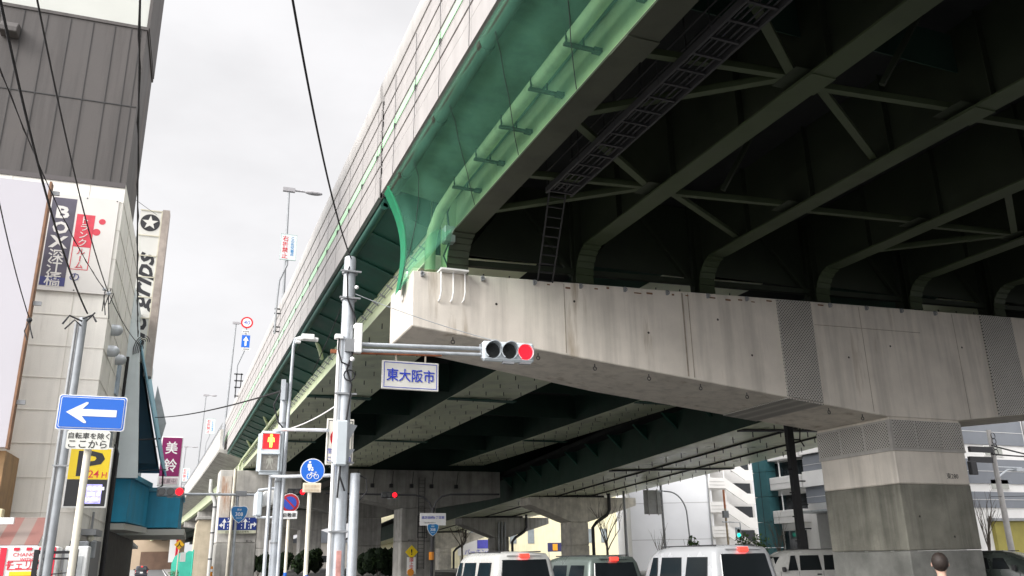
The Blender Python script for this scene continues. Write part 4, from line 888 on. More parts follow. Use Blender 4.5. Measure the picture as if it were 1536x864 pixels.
MB().tube([(.1, .4, .9), (1.2, .4, 1.0)], .03, 6).build('strut', DARK, lean); MB().tube([(.1, .5, -.2), (1.5, .5, -.1)], .02, 6).build('strut', DARK, lean); MB().tube([(.15, 5.2, 4.7), (.55, 5.2, 3.0), (1.2, 5.2, .5), (1.25, 5.0, -.3), (.6, 4.6, -.9)], .035, 6).build('strut', DARK, lean)
MB().hexa([(.55, 5.3, 3.0), (1.0, 5.3, 1.6), (1.0, 5.34, 1.6), (.55, 5.34, 3.0), (.62, 5.3, 3.9), (1.12, 5.3, 2.3), (1.12, 5.34, 2.3), (.62, 5.34, 3.9)]).build('torn_flap', mat('grey_flap', (.4, .4, .4), .6, .2, 3), lean)
ts = thing('tower_sign', 'tall framed sign with a star in a circle and cursive lettering running upward', 'sign', (-2.06, 34, 9), RZ)
MB().box(0, .82, 0, .5, 0, 6.15).build('box', mat('tower_sign_white', (.72, .71, .67), .45, .05, 1), ts)
MB().box(.82, 1.08, -.04, .54, -.6, 6.2).build('side_frame', mat('weathered_tan_metal', (.42, .36, .32), .6, .25, 3, streak=.3), ts)
m1 = MB()
for z in (0, .82, 1.66, 2.5, 3.32, 4.2, 5.05, 6.12): m1.box(0, .84, -.03, .02, z - .02, z + .02)
m1.box(.78, .83, -.03, .02, 0, 6.15); m1.build('frame_bar', mat('cream_bar', (.66, .62, .5), .5), ts)
SB = mat('sign_ink', (.04, .04, .045), .5)
MB().disc((.40, -.001, 5.6), (0, -1, 0), .36, .01, 32).build('disc', SB, ts)
sp = []
for i in range(10):
    a = math.pi / 2 + i * math.pi / 5; r_ = .31 if i % 2 == 0 else .125; sp.append((.40 + r_ * math.cos(a), -.012, 5.6 + r_ * math.sin(a)))
MB().prism(sp, (0, -.01, 0)).build('star', MATS['tower_sign_white'], ts)
Mt = face_M((.46, -.005, 2.2)) @ Matrix.Rotation(R(90), 4, 'Z')
lettering('lettering', [('ule grips', 1.02, .15, 0, 1.15, .02)], SB, ts, Mt, shear=.35)
MB().box(-.5, 0, .1, .4, 4.6, 5.0).build('arm', GALV_D, ts)
MB().tube([(.3, .1, -.6), (.3, .1, 0)], .05, 6).build('stub', GALV_D, ts)
# purple shop sign
pu = thing('shop_sign', 'purple hanging sign with two white brushed characters above the blue canopy', 'sign', (.05, 50, 5.75))
MB().box(-.55, .55, -.12, .12, -.1, 2.55).build('case', W_PAINT, pu, bevel=.02)
MB().box(-.50, .50, -.135, -.121, .42, 2.5).build('purple_panel', mat('sign_purple', (.22, .012, .10), .4, .04, 1), pu)
MB().box(-.46, .46, -.132, -.121, .0, .34).build('pale_panel', mat('sign_pale_pink', (.55, .45, .48), .5, .2, 6), pu)
lettering('lettering', [('美', .72, 0, 1.95, .9, .012), ('鈴', .76, 0, 1.0, .95, .012)], W_PAINT, pu, face_M((0, -.136, 0)))
lettering('small_lettering', [('営業中', .26, 0, .17)], mat('print_grey', (.2, .16, .17), .6), pu, face_M((0, -.1325, 0)))
MB().bar((-2.5, 0, .6), (-.6, 0, .6), .06, .06).bar((-2.5, 0, 2.0), (-.6, 0, 2.0), .06, .06).build('arm', GALV_D, pu)
ub = thing('row_house', 'plain shop row behind the blue canopy holding the purple sign', 'house', (-6, 55, 0))
MB().box(-12, -2.4, 46, 76, 0, 7.2).build('wall', mat('row_house_wall', (.42, .40, .38), .8, .1, 1), ub, world=True); MB().box(-2.6, -1.6, 48, 74, 2.8, 3.0).build('canopy', GALV_D, ub, world=True)
# ------------------------------------------------------------------ traffic signals, poles, signs
S_WHITE = mat('signboard_white', (.80, .80, .79), .4, .03, 3)
S_BLUE = mat('signboard_blue', (.012, .13, .58), .35, .03, 3)
S_NAVY = mat('guide_board_navy', (.015, .04, .22), .4, .05, 2)
S_RED = mat('signboard_red', (.62, .02, .03), .4, .04, 3)
INK_B = mat('blue_ink', (.02, .045, .42), .5)
INK_K = mat('black_ink', (.015, .015, .015), .5)
LIT_RED = mat('lit_red_lens', (.95, .006, .015), .4, .35, 60, emit=1.3)
LENS = mat('unlit_dark_lens', (.02, .022, .022), .15, .3, 40, spec=.6)
HOUS = mat('signal_housing_grey', (.55, .60, .63), .45, .06, 4, metal=.1)
AMB = mat('lit_amber_figure', (1.0, .50, .06), .4, .1, 30, emit=2.4)
def signal_head(name, label, c, k=1.0, arm=None, lit=2, group='vehicle signals', hood=True, housing=None):
    """horizontal three-lamp signal, centre c, facing -Y; the lamp 'lit' (0..2 from the left) glows red"""
    t = thing(name, label, 'traffic signal', (c.x, c.y, c.z), -R(4), group)
    h = MB(); h.box(-.46 * k, .46 * k, -.05 * k, .09 * k, -.17 * k, .17 * k)
    h.build('housing', housing or HOUS, t, bevel=.03 * k)
    for i in range(3):
        x = (-.295 + .295 * i) * k
        MB().tube([(x, -.052 * k, 0), (x, -.07 * k, 0)], [.132 * k, .122 * k], 28).build('lens', LIT_RED if i == lit else LENS, t, smooth=True)
        if hood:
            m1 = MB(); n = 20
            for j in range(n):
                a0, a1 = R(-55) + R(290) * j / n, R(-55) + R(290) * (j + 1) / n
                r0, r1 = .135 * k, .148 * k; l0 = .06 + .11 * max(0, math.sin(a0)); l1 = .06 + .11 * max(0, math.sin(a1))
                if i == lit: l0 = l1 = .045
                p = lambda r_, a, y: (x + r_ * math.cos(a), y, r_ * math.sin(a))
                yb = -.051 * k
                m1.hexa([p(r0, a0, yb), p(r1, a0, yb), p(r1, a1, yb), p(r0, a1, yb), p(r0, a0, yb - l0 * k), p(r1, a0, yb - l0 * k), p(r1, a1, yb - l1 * k), p(r0, a1, yb - l1 * k)])
            m1.build('visor', housing or HOUS, t)
    MB().box(-.1 * k, .1 * k, -.03 * k, .05 * k, -.21 * k, -.171 * k).box(.2 * k, .4 * k, -.03 * k, .05 * k, -.2 * k, -.171 * k).build('hinge', GALV_D, t)
    return t
# main signal pole
P0 = Vector((2.43, 12.9, 0))
sp_ = thing('signal_pole', 'galvanised steel signal pole with cable loops standing in front of the viaduct', 'pole', (2.43, 12.9, .13))
MB().tube([(2.43, 12.9, .13), (2.43, 12.9, 3.0), (2.42, 12.9, 6.28), (2.42, 12.9, 6.34)], [.112, .107, .095, .085], 20).build('shaft', GALV, sp_, world=True, smooth=True)
MB().tube([(2.29, 12.82, .13), (2.29, 12.82, 4.95)], .028, 8).box(2.22, 2.34, 12.75, 12.86, 4.93, 5.0).build('conduit', W_PAINT, sp_, world=True)
MB().tube([(2.62, 12.78, .13), (2.62, 12.78, 2.86)], .075, 14).build('riser_pipe', GALV, sp_, world=True, smooth=True)
for z in (2.0, 3.0, 4.05, 5.6, 6.05): MB().tube([(2.425, 12.9, z), (2.425, 12.9, z + .035)], .128, 18).box(2.26, 2.59, 12.77, 12.81, z + .005, z + .03).build('band', GALV_D, sp_, world=True)
MB().tube([(2.40, 12.82, 6.15), (2.36, 12.77, 6.0), (2.38, 12.77, 5.6), (2.52, 12.78, 5.3), (2.56, 12.76, 5.0), (2.48, 12.78, 4.65), (2.42, 12.77, 4.45), (2.50, 12.76, 4.2), (2.44, 12.77, 3.6), (2.38, 12.77, 2.9), (2.36, 12.77, 2.5)], .016, 6).tube([(2.28, 12.78, 4.95), (2.27, 12.77, 4.75), (2.33, 12.76, 4.55), (2.46, 12.76, 4.5)], .014, 5).tube([(2.46 + .085 * math.cos(a), 12.75, 4.35 + .085 * math.sin(a)) for a in [i * math.pi / 6 for i in range(13)]], .012, 5).tube([(2.62, 12.75, 2.86), (2.78, 12.75, 2.78), (2.80, 12.75, 2.6), (2.68, 12.75, 2.45)], .01, 5).build('cable', BLACK, sp_, world=True)
MB().box(2.52, 2.64, 12.74, 12.84, 4.72, 5.2).box(2.50, 2.53, 12.77, 12.82, 5.12, 5.18).build('junction_box', W_PAINT, sp_, bevel=.01, world=True)
bx = MB().box(2.26, 2.44, 12.55, 12.72, 2.95, 3.62); bx.build('control_box', HOUS, sp_, bevel=.02, world=True)
MB().prism([(2.44, 12.66, 3.6), (2.62, 12.78, 3.58), (2.44, 12.66, 3.25)], (0, .03, 0)).prism([(2.44, 12.66, 3.2), (2.6, 12.78, 3.22), (2.42, 12.66, 2.98)], (0, .03, 0)).build('box_bracket', GALV, sp_, world=True)
MB().tube([(2.36, 12.62, 2.95), (2.36, 12.64, 2.8), (2.46, 12.74, 2.6)], .014, 6).build('box_cable', DARK, sp_, world=True)
MB().ball((2.51, 12.72, 5.78), .035, 8).ball((2.49, 12.72, 4.6), .04, 8).build('insulator', S_WHITE, sp_, world=True, smooth=True)
MB().box(2.39, 2.46, 12.765, 12.79, .8, 1.75).build('red_sticker', mat('faded_red_sticker', (.5, .25, .22), .7, .5, 6), sp_, world=True)
sc_ = at(762, 528, 12.75)
arm = thing('mast_outrigger', 'double tube arm holding the nearest red signal out from the steel pole', 'bracket', (2.5, 12.8, 4.6))
a1 = at(528, 516, 12.85); a2 = at(722, 523, 12.8); b1_ = at(528, 525, 12.85); b2_ = at(724, 532, 12.8)
MB().tube([a1, a2], .032, 10).build('upper_tube', GALV, arm, world=True, smooth=True); MB().tube([b1_, b2_], .028, 10).build('lower_tube', GALV, arm, world=True, smooth=True)
MB().bar(a2 + Vector((0, 0, .08)), b2_ - Vector((0, 0, .06)), .05, .06).box(a1.x - .12, a1.x + .03, 12.75, 12.95, b1_.z - .05, a1.z + .06).build('clamp', GALV_D, arm, world=True)
signal_head('traffic_signal', 'nearest horizontal three-lamp traffic signal glowing red before the cap beam', sc_, .98)
# city name board on a rusty arm
cb_ = thing('city_name_sign', 'white board reading 東大阪市 in blue hanging from a rusty arm under the signal', 'sign', at(615, 542, 13.05))
MB().bar(at(496, 527, 13.05), at(662, 532, 13.05), .05, .06).build('rusty_arm', RUST, cb_, world=True)
p_ = at(615.5, 564, 13.05); Mb = face_M((p_.x, p_.y - .03, p_.z), 0)
MB().box(p_.x - .475, p_.x + .475, p_.y - .02, p_.y + .02, p_.z - .235, p_.z + .235).build('board', mat('aged_white_board', (.66, .65, .60), .45, .06, 2, streak=.08), cb_, bevel=.006, world=True)
m1 = MB()
for (u0, u1, v0, v1) in ((-.445, .445, .198, .208), (-.445, .445, -.208, -.198), (-.445, -.435, -.198, .198), (.435, .445, -.198, .198)): m1.box(p_.x + u0, p_.x + u1, p_.y - .024, p_.y - .0205, p_.z + v0, p_.z + v1)
m1.build('border', INK_B, cb_, world=True)
lettering('lettering', [('東大阪市', .222, 0, 0, .92, .012)], INK_B, cb_, Mb, world=True)
for px in (594, 638): q = at(px, 541, 13.05); MB().bar(q - Vector((0, 0, .03)), q + Vector((0, 0, .17)), .03, .02).ball(q + Vector((0, 0, .1)), .022, 8).build('hanger', mat('tan_hanger', (.45, .40, .32), .6, .3, 8), cb_, world=True)
# no-entry style board behind the pole
ne = thing('regulation_sign', 'white rounded regulation board with red disc half hidden behind the steel pole', 'sign', at(510, 663, 13.25))
p_ = at(509.5, 663, 13.25)
MB().box(p_.x - .215, p_.x + .215, 13.23, 13.25, p_.z - .36, p_.z + .36).build('board', mat('aged_sign_white', (.72, .70, .62), .45, .05, 2), ne, bevel=.009, world=True)
m1 = MB()
for (u0, u1, v0, v1) in ((-.19, .19, .325, .333), (-.19, .19, -.333, -.325), (-.19, -.182, -.325, .325), (.182, .19, -.325, .325)): m1.box(p_.x + u0, p_.x + u1, 13.226, 13.2295, p_.z + v0, p_.z + v1)
m1.build('border', INK_K, ne, world=True)
MB().disc((p_.x, 13.229, p_.z + .06), (0, -1, 0), .155, .004, 32).build('red_disc', S_RED, ne, world=True)
lettering('lettering', [('生', .09, -.15, -.14), ('こ', .09, -.15, -.27), ('止', .09, .14, -.14), ('前', .09, .14, -.27)], INK_B, ne, face_M((p_.x, 13.228, p_.z)), world=True)
MB().bar((p_.x - .1, 13.25, p_.z + .2), (2.43, 13.0, p_.z + .2), .03, .03).bar((p_.x - .1, 13.25, p_.z - .2), (2.43, 13.0, p_.z - .2), .03, .03).build('bracket', GALV_D, ne, world=True)
# second pole with street lamp, pedestrian signal arms
X2 = 1.78
p2 = thing('lamp_pole', 'slim galvanised pole with small street lamp left of the signal pole', 'street lamp', (X2, 15, .13))
MB().tube([(X2 - .02, 15, .13), (X2 - .02, 15, 4.62)], [.065, .058], 14).box(X2 - .09, X2 - .02, 14.86, 14.94, 4.3, 4.66).build('shaft', GALV, p2, world=True, smooth=True)
MB().tube([(X2 + .06, 14.94, .13), (X2 + .06, 14.94, 3.5), (X2 + .08, 14.94, 5.3), (X2 + .1, 14.88, 5.42)], [.032, .03, .027, .027], 10).build('lamp_post', GALV, p2, world=True, smooth=True)
MB().tube([(X2 + .1, 14.88, 5.4), (X2 + .25, 14.88, 5.44), (X2 + .5, 14.88, 5.42)], [.035, .05, .04], 10).box(X2 + .2, X2 + .42, 14.80, 14.95, 5.40, 5.50).box(X2 + .1, X2 + .19, 14.83, 14.92, 5.33, 5.37).build('lamp_head', W_PAINT, p2, world=True, bevel=.008)
MB().tube([(X2 - .16, 14.92, .13), (X2 - .16, 14.92, 3.45)], .03, 8).build('conduit', GALV, p2, world=True)
for z in (1.9, 2.9, 3.9): MB().tube([(X2 - .02, 15, z), (X2 - .02, 15, z + .03)], .072, 14).build('band', GALV_D, p2, world=True)
MB().tube([(X2 - .05, 14.9, 4.55), (X2 - .2, 14.86, 4.2), (X2 - .1, 14.86, 3.9), (X2, 14.88, 3.8)], .014, 5).build('cable', BLACK, p2, world=True)
qa, qb = at(412, 653, 14.9), at(490, 645, 13.1)
qa = Vector((1.50, 14.8, 3.66)); qb = Vector((2.35, 12.95, 3.28))
pa = thing('pedestrian_signal', 'two-lamp pedestrian signal showing a lit red standing figure', 'pedestrian signal', (at(405, 679, 14.7)), -R(3))
pz = -.0
MB().box(-.205, .205, -.08, .11, -.36, .36).build('housing', HOUS, pa, bevel=.05, seg=3)
MB().box(-.13, .13, -.085, -.0805, .05, .30).build('red_lens', mat('lit_red_field', (.75, .01, .015), .4, .35, 25, emit=.7), pa)
MB().box(-.13, .13, -.085, -.0805, -.30, -.05).build('dark_lens', mat('unlit_grey_field', (.20, .19, .17), .4, .3, 25), pa)
def figure(m1, x, z, s, walk=False):
    m1.disc((x, -.0855, z + .098 * s), (0, -1, 0), .024 * s, .003, 14)
    m1.prism([(x - .035 * s, -.0855, z + .07 * s), (x + .035 * s, -.0855, z + .07 * s), (x + .026 * s, -.0855, z - .02 * s), (x - .026 * s, -.0855, z - .02 * s)], (0, -.003, 0))
    d = .035 * s if walk else 0
    for sg in (-1, 1):
        m1.prism([(x + sg * .026 * s, -.0855, z - .0205 * s), (x + sg * .003 * s, -.0855, z - .0205 * s), (x + sg * (.004 * s + d), -.0855, z - .115 * s), (x + sg * (.022 * s + d), -.0855, z - .115 * s)], (0, -.003, 0))
        m1.prism([(x + sg * .0352 * s, -.0855, z + .07 * s), (x + sg * .055 * s, -.0855, z + (.05) * s), (x + sg * .058 * s, -.0855, z - .02 * s), (x + sg * .044 * s, -.0855, z - .02 * s), (x + sg * .0355 * s, -.0855, z + .035 * s)], (0, -.003, 0))
m1 = MB(); figure(m1, 0, .185, .92); m1.build('standing_figure', AMB, pa)
m1 = MB(); figure(m1, 0, -.168, .95, True); m1.build('walking_figure', mat('unlit_figure', (.33, .33, .29), .5), pa)
for s in (1, -1): m_ = MB(); zc = .17 * s; m_.box(-.15, .15, -.13, -.08, zc + .135, zc + .145).box(-.15, -.142, -.11, -.08, zc - .12, zc + .135).box(.142, .15, -.11, -.08, zc - .12, zc + .135).build('visor', HOUS, pa)
ar = thing('signal_bracket', 'pair of thin grey tubes bracing the pedestrian signal between the two poles', 'bracket', (2.0, 13.8, 3.2))
MB().tube([at(408, 655, 14.75), at(412, 646, 14.7), at(425, 644.5, 14.5), at(492, 645.5, 13.0)], .028, 8).build('upper_tube', GALV, ar, world=True, smooth=True)
MB().tube([at(403, 709, 14.75), at(406, 714, 14.7), at(425, 715, 14.5), at(502, 713, 13.0)], .028, 8).build('lower_tube', GALV, ar, world=True, smooth=True)
sd = thing('pedestrian_signal', 'pedestrian signal turned sideways showing only its pale casing and box', 'pedestrian signal', at(398, 755, 15.2))
o_ = at(388, 757, 15.2); MB().box(o_.x - .06, o_.x + .05, 15.1, 15.5, o_.z - .19, o_.z + .21).build('housing', HOUS, sd, world=True, bevel=.02)
o2 = at(405, 752, 15.25); MB().prism([(o2.x - .16, 15.25, o2.z - .1), (o2.x - .10, 15.25, o2.z + .17), (o2.x + .13, 15.25, o2.z + .19), (o2.x + .13, 15.25, o2.z - .02)], (0, .3, 0)).build('control_box', W_PAINT, sd, world=True, bevel=.01)
MB().tube([at(387, 737, 15.2), at(388, 735, 15.1), at(414, 732, 15.0)], .02, 6).tube([at(384, 776, 15.2), at(412, 776, 15.0)], .02, 6).tube([at(404, 735, 15.15), at(401, 772, 15.15)], .012, 6).build('bracket', GALV, sd, world=True)
# round blue path sign
bk = thing('path_sign', 'round blue sign with white walkers and a bicycle above a faded plate', 'sign', (2.01, 13.0, .13))
c_ = at(469, 706, 13.0); rr = .182
MB().tube([(2.01, 13.06, .13), (2.0, 13.06, c_.z)], .031, 12).build('post', CREAM, bk, world=True, smooth=True)
MB().tube([(2.01, 13.06, .13), (2.01, 13.06, 1.42)], .0325, 12).build('post_band', S_BLUE, bk, world=True)
MB().disc((c_.x, 13.025, c_.z), (0, -1, 0), rr, .014, 40).build('rim', S_WHITE, bk, world=True)
MB().disc((c_.x, 13.0105, c_.z), (0, -1, 0), rr - .012, .004, 40).build('blue_face', S_BLUE, bk, world=True)
Y_ = 13.004
m1 = MB()
def disc2(x, z, r_): m1.disc((c_.x + x, 13.0062, c_.z + z), (0, -1, 0), r_, .003, 12)
disc2(-.045, .125, .017); disc2(-.005, .045, .012)
def poly2(*p): m1.prism([(c_.x + x, 13.0062, c_.z + z) for x, z in p], (0, -.003, 0))
poly2((-.075, .10), (-.02, .10), (-.018, .045), (-.03, .045), (-.035, .0), (-.062, .0), (-.065, .045), (-.078, .045))
poly2((-.022, .03), (.012, .03), (.01, -.005), (-.02, -.005)); 
m1.build('walkers', S_WHITE, bk, world=True)
m1 = MB()
for x in (-.045, .06): m1.tube([(c_.x + x + .034 * math.cos(a), 13.0045, c_.z - .085 + .034 * math.sin(a)) for a in [i * math.pi / 8 for i in range(17)]], .0045, 5)
m1.tube([(c_.x - .045, 13.0045, c_.z - .085), (c_.x - .02, 13.0045, c_.z - .04), (c_.x + .045, 13.0045, c_.z - .04), (c_.x + .06, 13.0045, c_.z - .085)], .0045, 5).tube([(c_.x - .02, 13.0045, c_.z - .04), (c_.x + .01, 13.0045, c_.z - .085), (c_.x + .045, 13.0045, c_.z - .04)], .0045, 5).tube([(c_.x - .03, 13.0045, c_.z - .028), (c_.x - .005, 13.0045, c_.z - .028)], .005, 5).tube([(c_.x + .035, 13.0045, c_.z - .022), (c_.x + .062, 13.0045, c_.z - .022)], .005, 5)
m1.build('bicycle', S_WHITE, bk, world=True)
q_ = at(468, 731.5, 13.0); MB().box(q_.x - .135, q_.x + .135, 13.0, 13.016, q_.z - .07, q_.z + .07).build('plate', mat('faded_plate', (.68, .60, .46), .5, .12, 6), bk, world=True, bevel=.006)
lettering('faded_lettering', [('歩行者優先', .045, 0, .02), ('自転車歩道', .045, 0, -.035)], mat('faded_ink', (.60, .48, .34), .6), bk, face_M((q_.x, 12.999, q_.z)), .002, world=True)
# no parking sign
npk = thing('no_parking_sign', 'round red and blue no parking sign with 自動車 plate on a cream post', 'sign', (2.24, 17.0, .13))
c_ = at(435, 754.5, 17)
MB().tube([(2.24, 17.05, .13), (2.24, 17.05, c_.z)], .03, 12).build('post', CREAM, npk, world=True, smooth=True)
MB().tube([(2.24, 17.05, .13), (2.24, 17.05, 1.42)], .0315, 12).build('post_band', S_BLUE, npk, world=True)
MB().disc((c_.x, 17.025, c_.z), (0, -1, 0), .182, .014, 36).build('rim', S_WHITE, npk, world=True)
MB().disc((c_.x, 17.0105, c_.z), (0, -1, 0), .172, .004, 36).build('red_ring', mat('dull_sign_red', (.38, .02, .03), .4), npk, world=True)
MB().disc((c_.x, 17.006, c_.z), (0, -1, 0), .125, .004, 36).build('blue_face', mat('dull_sign_blue', (.03, .07, .38), .4), npk, world=True)
MB().bar((c_.x - .092, 17.0, c_.z + .092), (c_.x + .092, 17.0, c_.z - .092), .004, .03, up=(1, 0, 1)).build('slash', MATS['dull_sign_red'], npk, world=True)
q_ = at(434.5, 772.5, 17); MB().box(q_.x - .145, q_.x + .145, 17.0, 17.016, q_.z - .075, q_.z + .075).build('plate', S_WHITE, npk, world=True, bevel=.007)
lettering('lettering', [('自動車', .085, 0, 0, 1, .01)], INK_K, npk, face_M((q_.x, 16.999, q_.z)), world=True)
# one-way sign on the left
ow = thing('one_way_sign', 'blue one-way sign with a white arrow pointing left over a bicycle exception plate', 'sign', (-1.0, 12.1, .13))
c_ = at(138, 619.5, 12.0)
p0, p1 = at(104, 856, 12.1), at(132, 676, 12.1)
MB().tube([(-.985, 12.08, .13), (-.985, 12.08, c_.z)], .045, 14).build('post', CREAM, ow, world=True, smooth=True)
def rrect(cx, y, cz, w_, h_, r_, t, m1):
    pts = []
    for (sx, sz, a) in ((1, 1, 0), (-1, 1, 90), (-1, -1, 180), (1, -1, 270)):
        for j in range(6): an = R(a + 18 * j); pts.append((cx + sx * (w_ / 2 - r_) + r_ * math.cos(an), y, cz + sz * (h_ / 2 - r_) + r_ * math.sin(an)))
    return m1.prism(pts, (0, t, 0))
rrect(c_.x, 12.0, c_.z, .80, .45, .035, .02, MB()).build('white_rim', S_WHITE, ow, world=True)
rrect(c_.x, 11.996, c_.z, .775, .425, .03, .0035, MB()).build('blue_edge', S_BLUE, ow, world=True)
rrect(c_.x, 11.9925, c_.z, .745, .395, .025, .003, MB()).build('white_line', S_WHITE, ow, world=True)
rrect(c_.x, 11.989, c_.z, .73, .38, .02, .003, MB()).build('blue_face', S_BLUE, ow, world=True)
ax = lambda u, v: (c_.x + u, 11.9885, c_.z + v)
MB().prism([ax(-.30, .0), ax(-.08, .135), ax(-.055, .135), ax(-.055, .115), ax(-.115, .045), ax(.29, .045), ax(.29, -.045), ax(-.115, -.045), ax(-.055, -.115), ax(-.055, -.135), ax(-.08, -.135)], (0, -.003, 0)).build('arrow', S_WHITE, ow, world=True)
q_ = at(132.5, 660, 12.0); rrect(q_.x, 11.99, q_.z, .50, .235, .03, .016, MB()).build('plate', mat('plate_white', (.72, .72, .66), .45, .05, 3), ow, world=True)
lettering('lettering', [('自転車を除く', .085, .005, .052, 1, .006), ('ここから', .118, .0, -.052, 1.02, .006)], INK_K, ow, face_M((q_.x, 11.9895, q_.z)), world=True)
# grey utility pole by the buildings
up = thing('utility_pole', 'twin-tube galvanised utility pole with frayed wire ends before the cream building', 'pole', (-1.87, 18, .13))
MB().tube([(-1.87, 18, .13), (-1.87, 18, 6.3)], [.085, .075], 16).build('shaft', mat('weathered_galv', (.34, .36, .38), .5, .15, 5, metal=.2, streak=.2), up, world=True, smooth=True)
MB().tube([(-1.98, 17.95, .13), (-1.975, 17.95, 6.2)], .03, 8).build('conduit', GALV_D, up, world=True)
MB().tube([(-1.87, 17.86, 6.2), (-2.1, 17.8, 6.28), (-2.2, 17.8, 6.1)], .02, 5).tube([(-1.87, 17.86, 6.25), (-1.7, 17.85, 6.34), (-1.62, 17.82, 6.2)], .02, 5).tube([(-1.87, 17.86, 6.1), (-2.0, 17.8, 6.2), (-2.15, 17.8, 6.0)], .016, 5).tube([(-1.8, 17.86, 6.2), (-1.66, 17.8, 6.38)], .016, 5).build('wire_end', DARK, up, world=True)
for z in (3.4, 4.6): MB().bar((-2.02, 17.9, z), (-1.75, 17.9, z), .03, .03).build('band', GALV_D, up, world=True)

# ------------------------------------------------------------------ farther signals and boards
fs = thing('signal_gantry', 'long thin arm with a far red signal reaching over the blue canopy, route shield below', 'traffic signal', (3.0, 33, .13), 0)
PX_ = at(361, 742, 33); zA = PX_.z
MB().tube([(2.46, 33, .13), (2.46, 33, zA)], .05, 10).build('post', GALV, fs, world=True, smooth=True)
MB().tube([(at(258, 739.5, 33).x, 33, zA), (at(413, 743, 33).x, 33, zA)], .045, 8).build('arm', GALV, fs, world=True, smooth=True)
MB().box(PX_.x - .18, PX_.x + .2, 32.88, 33.05, zA - .06, zA + .13).build('mount_box', GALV_D, fs, world=True, bevel=.01)
def shield(parent, c, s, y):
    pts = [(-.5, .32), (-.42, .46), (-.25, .5), (0, .47), (.25, .5), (.42, .46), (.5, .32), (.44, .0), (.28, -.28), (0, -.5), (-.28, -.28), (-.44, .0)]
    MB().prism([(c.x + u * s, y, c.z + v * s) for u, v in pts], (0, .02, 0)).build('shield', S_WHITE, parent, world=True)
    MB().prism([(c.x + u * s * .92, y - .004, c.z + v * s * .92) for u, v in pts], (0, .0035, 0)).build('shield_face', mat('shield_blue', (.015, .17, .42), .4), parent, world=True)
    lettering('shield_number', [('国道', .13 * s, 0, .28 * s), ('308', .30 * s, 0, .02 * s, 1, .01), ('ROUTE', .1 * s, 0, -.2 * s)], S_WHITE, parent, face_M((c.x, y - .0045, c.z)), .003, world=True)
shield(fs, at(358.5, 772, 33), .62, 32.93)
signal_head('traffic_signal', 'far red traffic signal peeping out just above the blue canopy box', at(256, 737.5, 33), 1.0, hood=False, housing=GALV_D)
gs = thing('lane_guide_sign', 'navy lane arrow board fixed across the rust-streaked wide pier', 'road sign', (6.1, 79.4, 3.4))
g0, g1 = at(328, 778, 79.6), at(384, 795, 79.6)
MB().box(g0.x, g1.x, 79.55, 79.62, g1.z, g0.z + .1).build('board', S_NAVY, gs, world=True)
gz = (g0.z + g1.z) / 2 + .05; gw = g1.x - g0.x
for u in (.25, .42, .61, .80):
    for k in range(4): MB().box(g0.x + gw * u - .03, g0.x + gw * u + .03, 79.535, 79.549, gz - .42 + .26 * k, gz - .3 + .26 * k).build('lane_dash', S_WHITE, gs, world=True)
def garrow(u, kind):
    x = g0.x + gw * u; m1 = MB(); y0 = 79.549
    def pg(*p): m1.prism([(x + a, y0, gz + b) for a, b in p], (0, -.012, 0))
    if kind == 'up': pg((-.06, -.42), (.06, -.42), (.06, .15), (.2, .15), (0, .45), (-.2, .15), (-.06, .15))
    if kind == 'l': pg((.02, -.42), (.12, -.42), (.12, .1), (.26, .1), (.07, .44), (-.12, .1), (.02, .1)); pg((.0, -.05), (.0, -.19), (-.12, -.19), (-.12, -.32), (-.36, -.12), (-.12, .07), (-.12, -.05))
    if kind == 'r': pg((-.2, -.42), (-.08, -.42), (-.08, -.12), (.1, -.12), (.1, -.28), (.34, -.05), (.1, .16), (.1, .01), (-.2, .01))
    m1.build('arrow', S_WHITE, gs, world=True)
garrow(.13, 'l'); garrow(.70, 'up'); garrow(.90, 'r'); garrow(.32, 'up')
MB().box(g0.x, g1.x, 79.56, 79.62, g1.z - .28, g1.z - .02).build('lower_plate', mat('pale_lower_plate', (.55, .55, .42), .5, .15, 4), gs, world=True)
lettering('lettering', [('左折専用直進右折専用', .2, 0, 0)], INK_K, gs, face_M(((g0.x + g1.x) / 2, 79.555, g1.z - .15)), .004, world=True)
# crossing name sign pole
YP = thing('signal_mast', 'dark mast with two curved arms, crossing-name board 高井田西6丁目東 and route shield', 'traffic signal', (13.5, 45, .0))
zA = at(590, 742, 45).z
MB().tube([(13.5, 45, 0), (13.52, 45, 4.3)], .09, 10).build('post', DARK, YP, world=True, smooth=True)
def curved(xe, s, z):
    return [(13.52, 45, 3.9), (13.52 + s * .15, 45, z - .45), (13.52 + s * .5, 45, z - .12), (13.52 + s * 1.0, 45, z), (xe, 45, z + .03)]
MB().tube(curved(7.7, -1, zA), .05, 8).build('arm', DARK, YP, world=True, smooth=True)
MB().tube(curved(17.4, 1, zA + .05), .05, 8).build('arm', DARK, YP, world=True, smooth=True)
c_ = at(649, 779, 44.8); MB().box(c_.x - .72, c_.x + .72, 44.72, 44.78, c_.z - .32, c_.z + .32).build('name_board', mat('name_board_white', (.72, .72, .72), .4, .04), YP, world=True)
lettering('lettering', [('高井田西6丁目東', .17, 0, .09, 1, .006)], INK_B, YP, face_M((c_.x, 44.715, c_.z)), .004, world=True)
lettering('roman_lettering', [('Takaida-nishi 6', .11, -.2, -.17)], INK_K, YP, face_M((c_.x, 44.715, c_.z)), .004, world=True)
shield(YP, at(648.5, 795, 44.8), .66, 44.7)
MB().tube([(13.45, 44.9, 1.6), (13.45, 44.9, 2.0)], .14, 12).build('orange_reflector', mat('orange_reflector', (.72, .26, .02), .35, .1, 6), YP, world=True)
signal_head('traffic_signal', 'red signal on the left arm of the dark mast under the deck', at(584, 742.5, 44.8), .95, hood=False, housing=DARK)
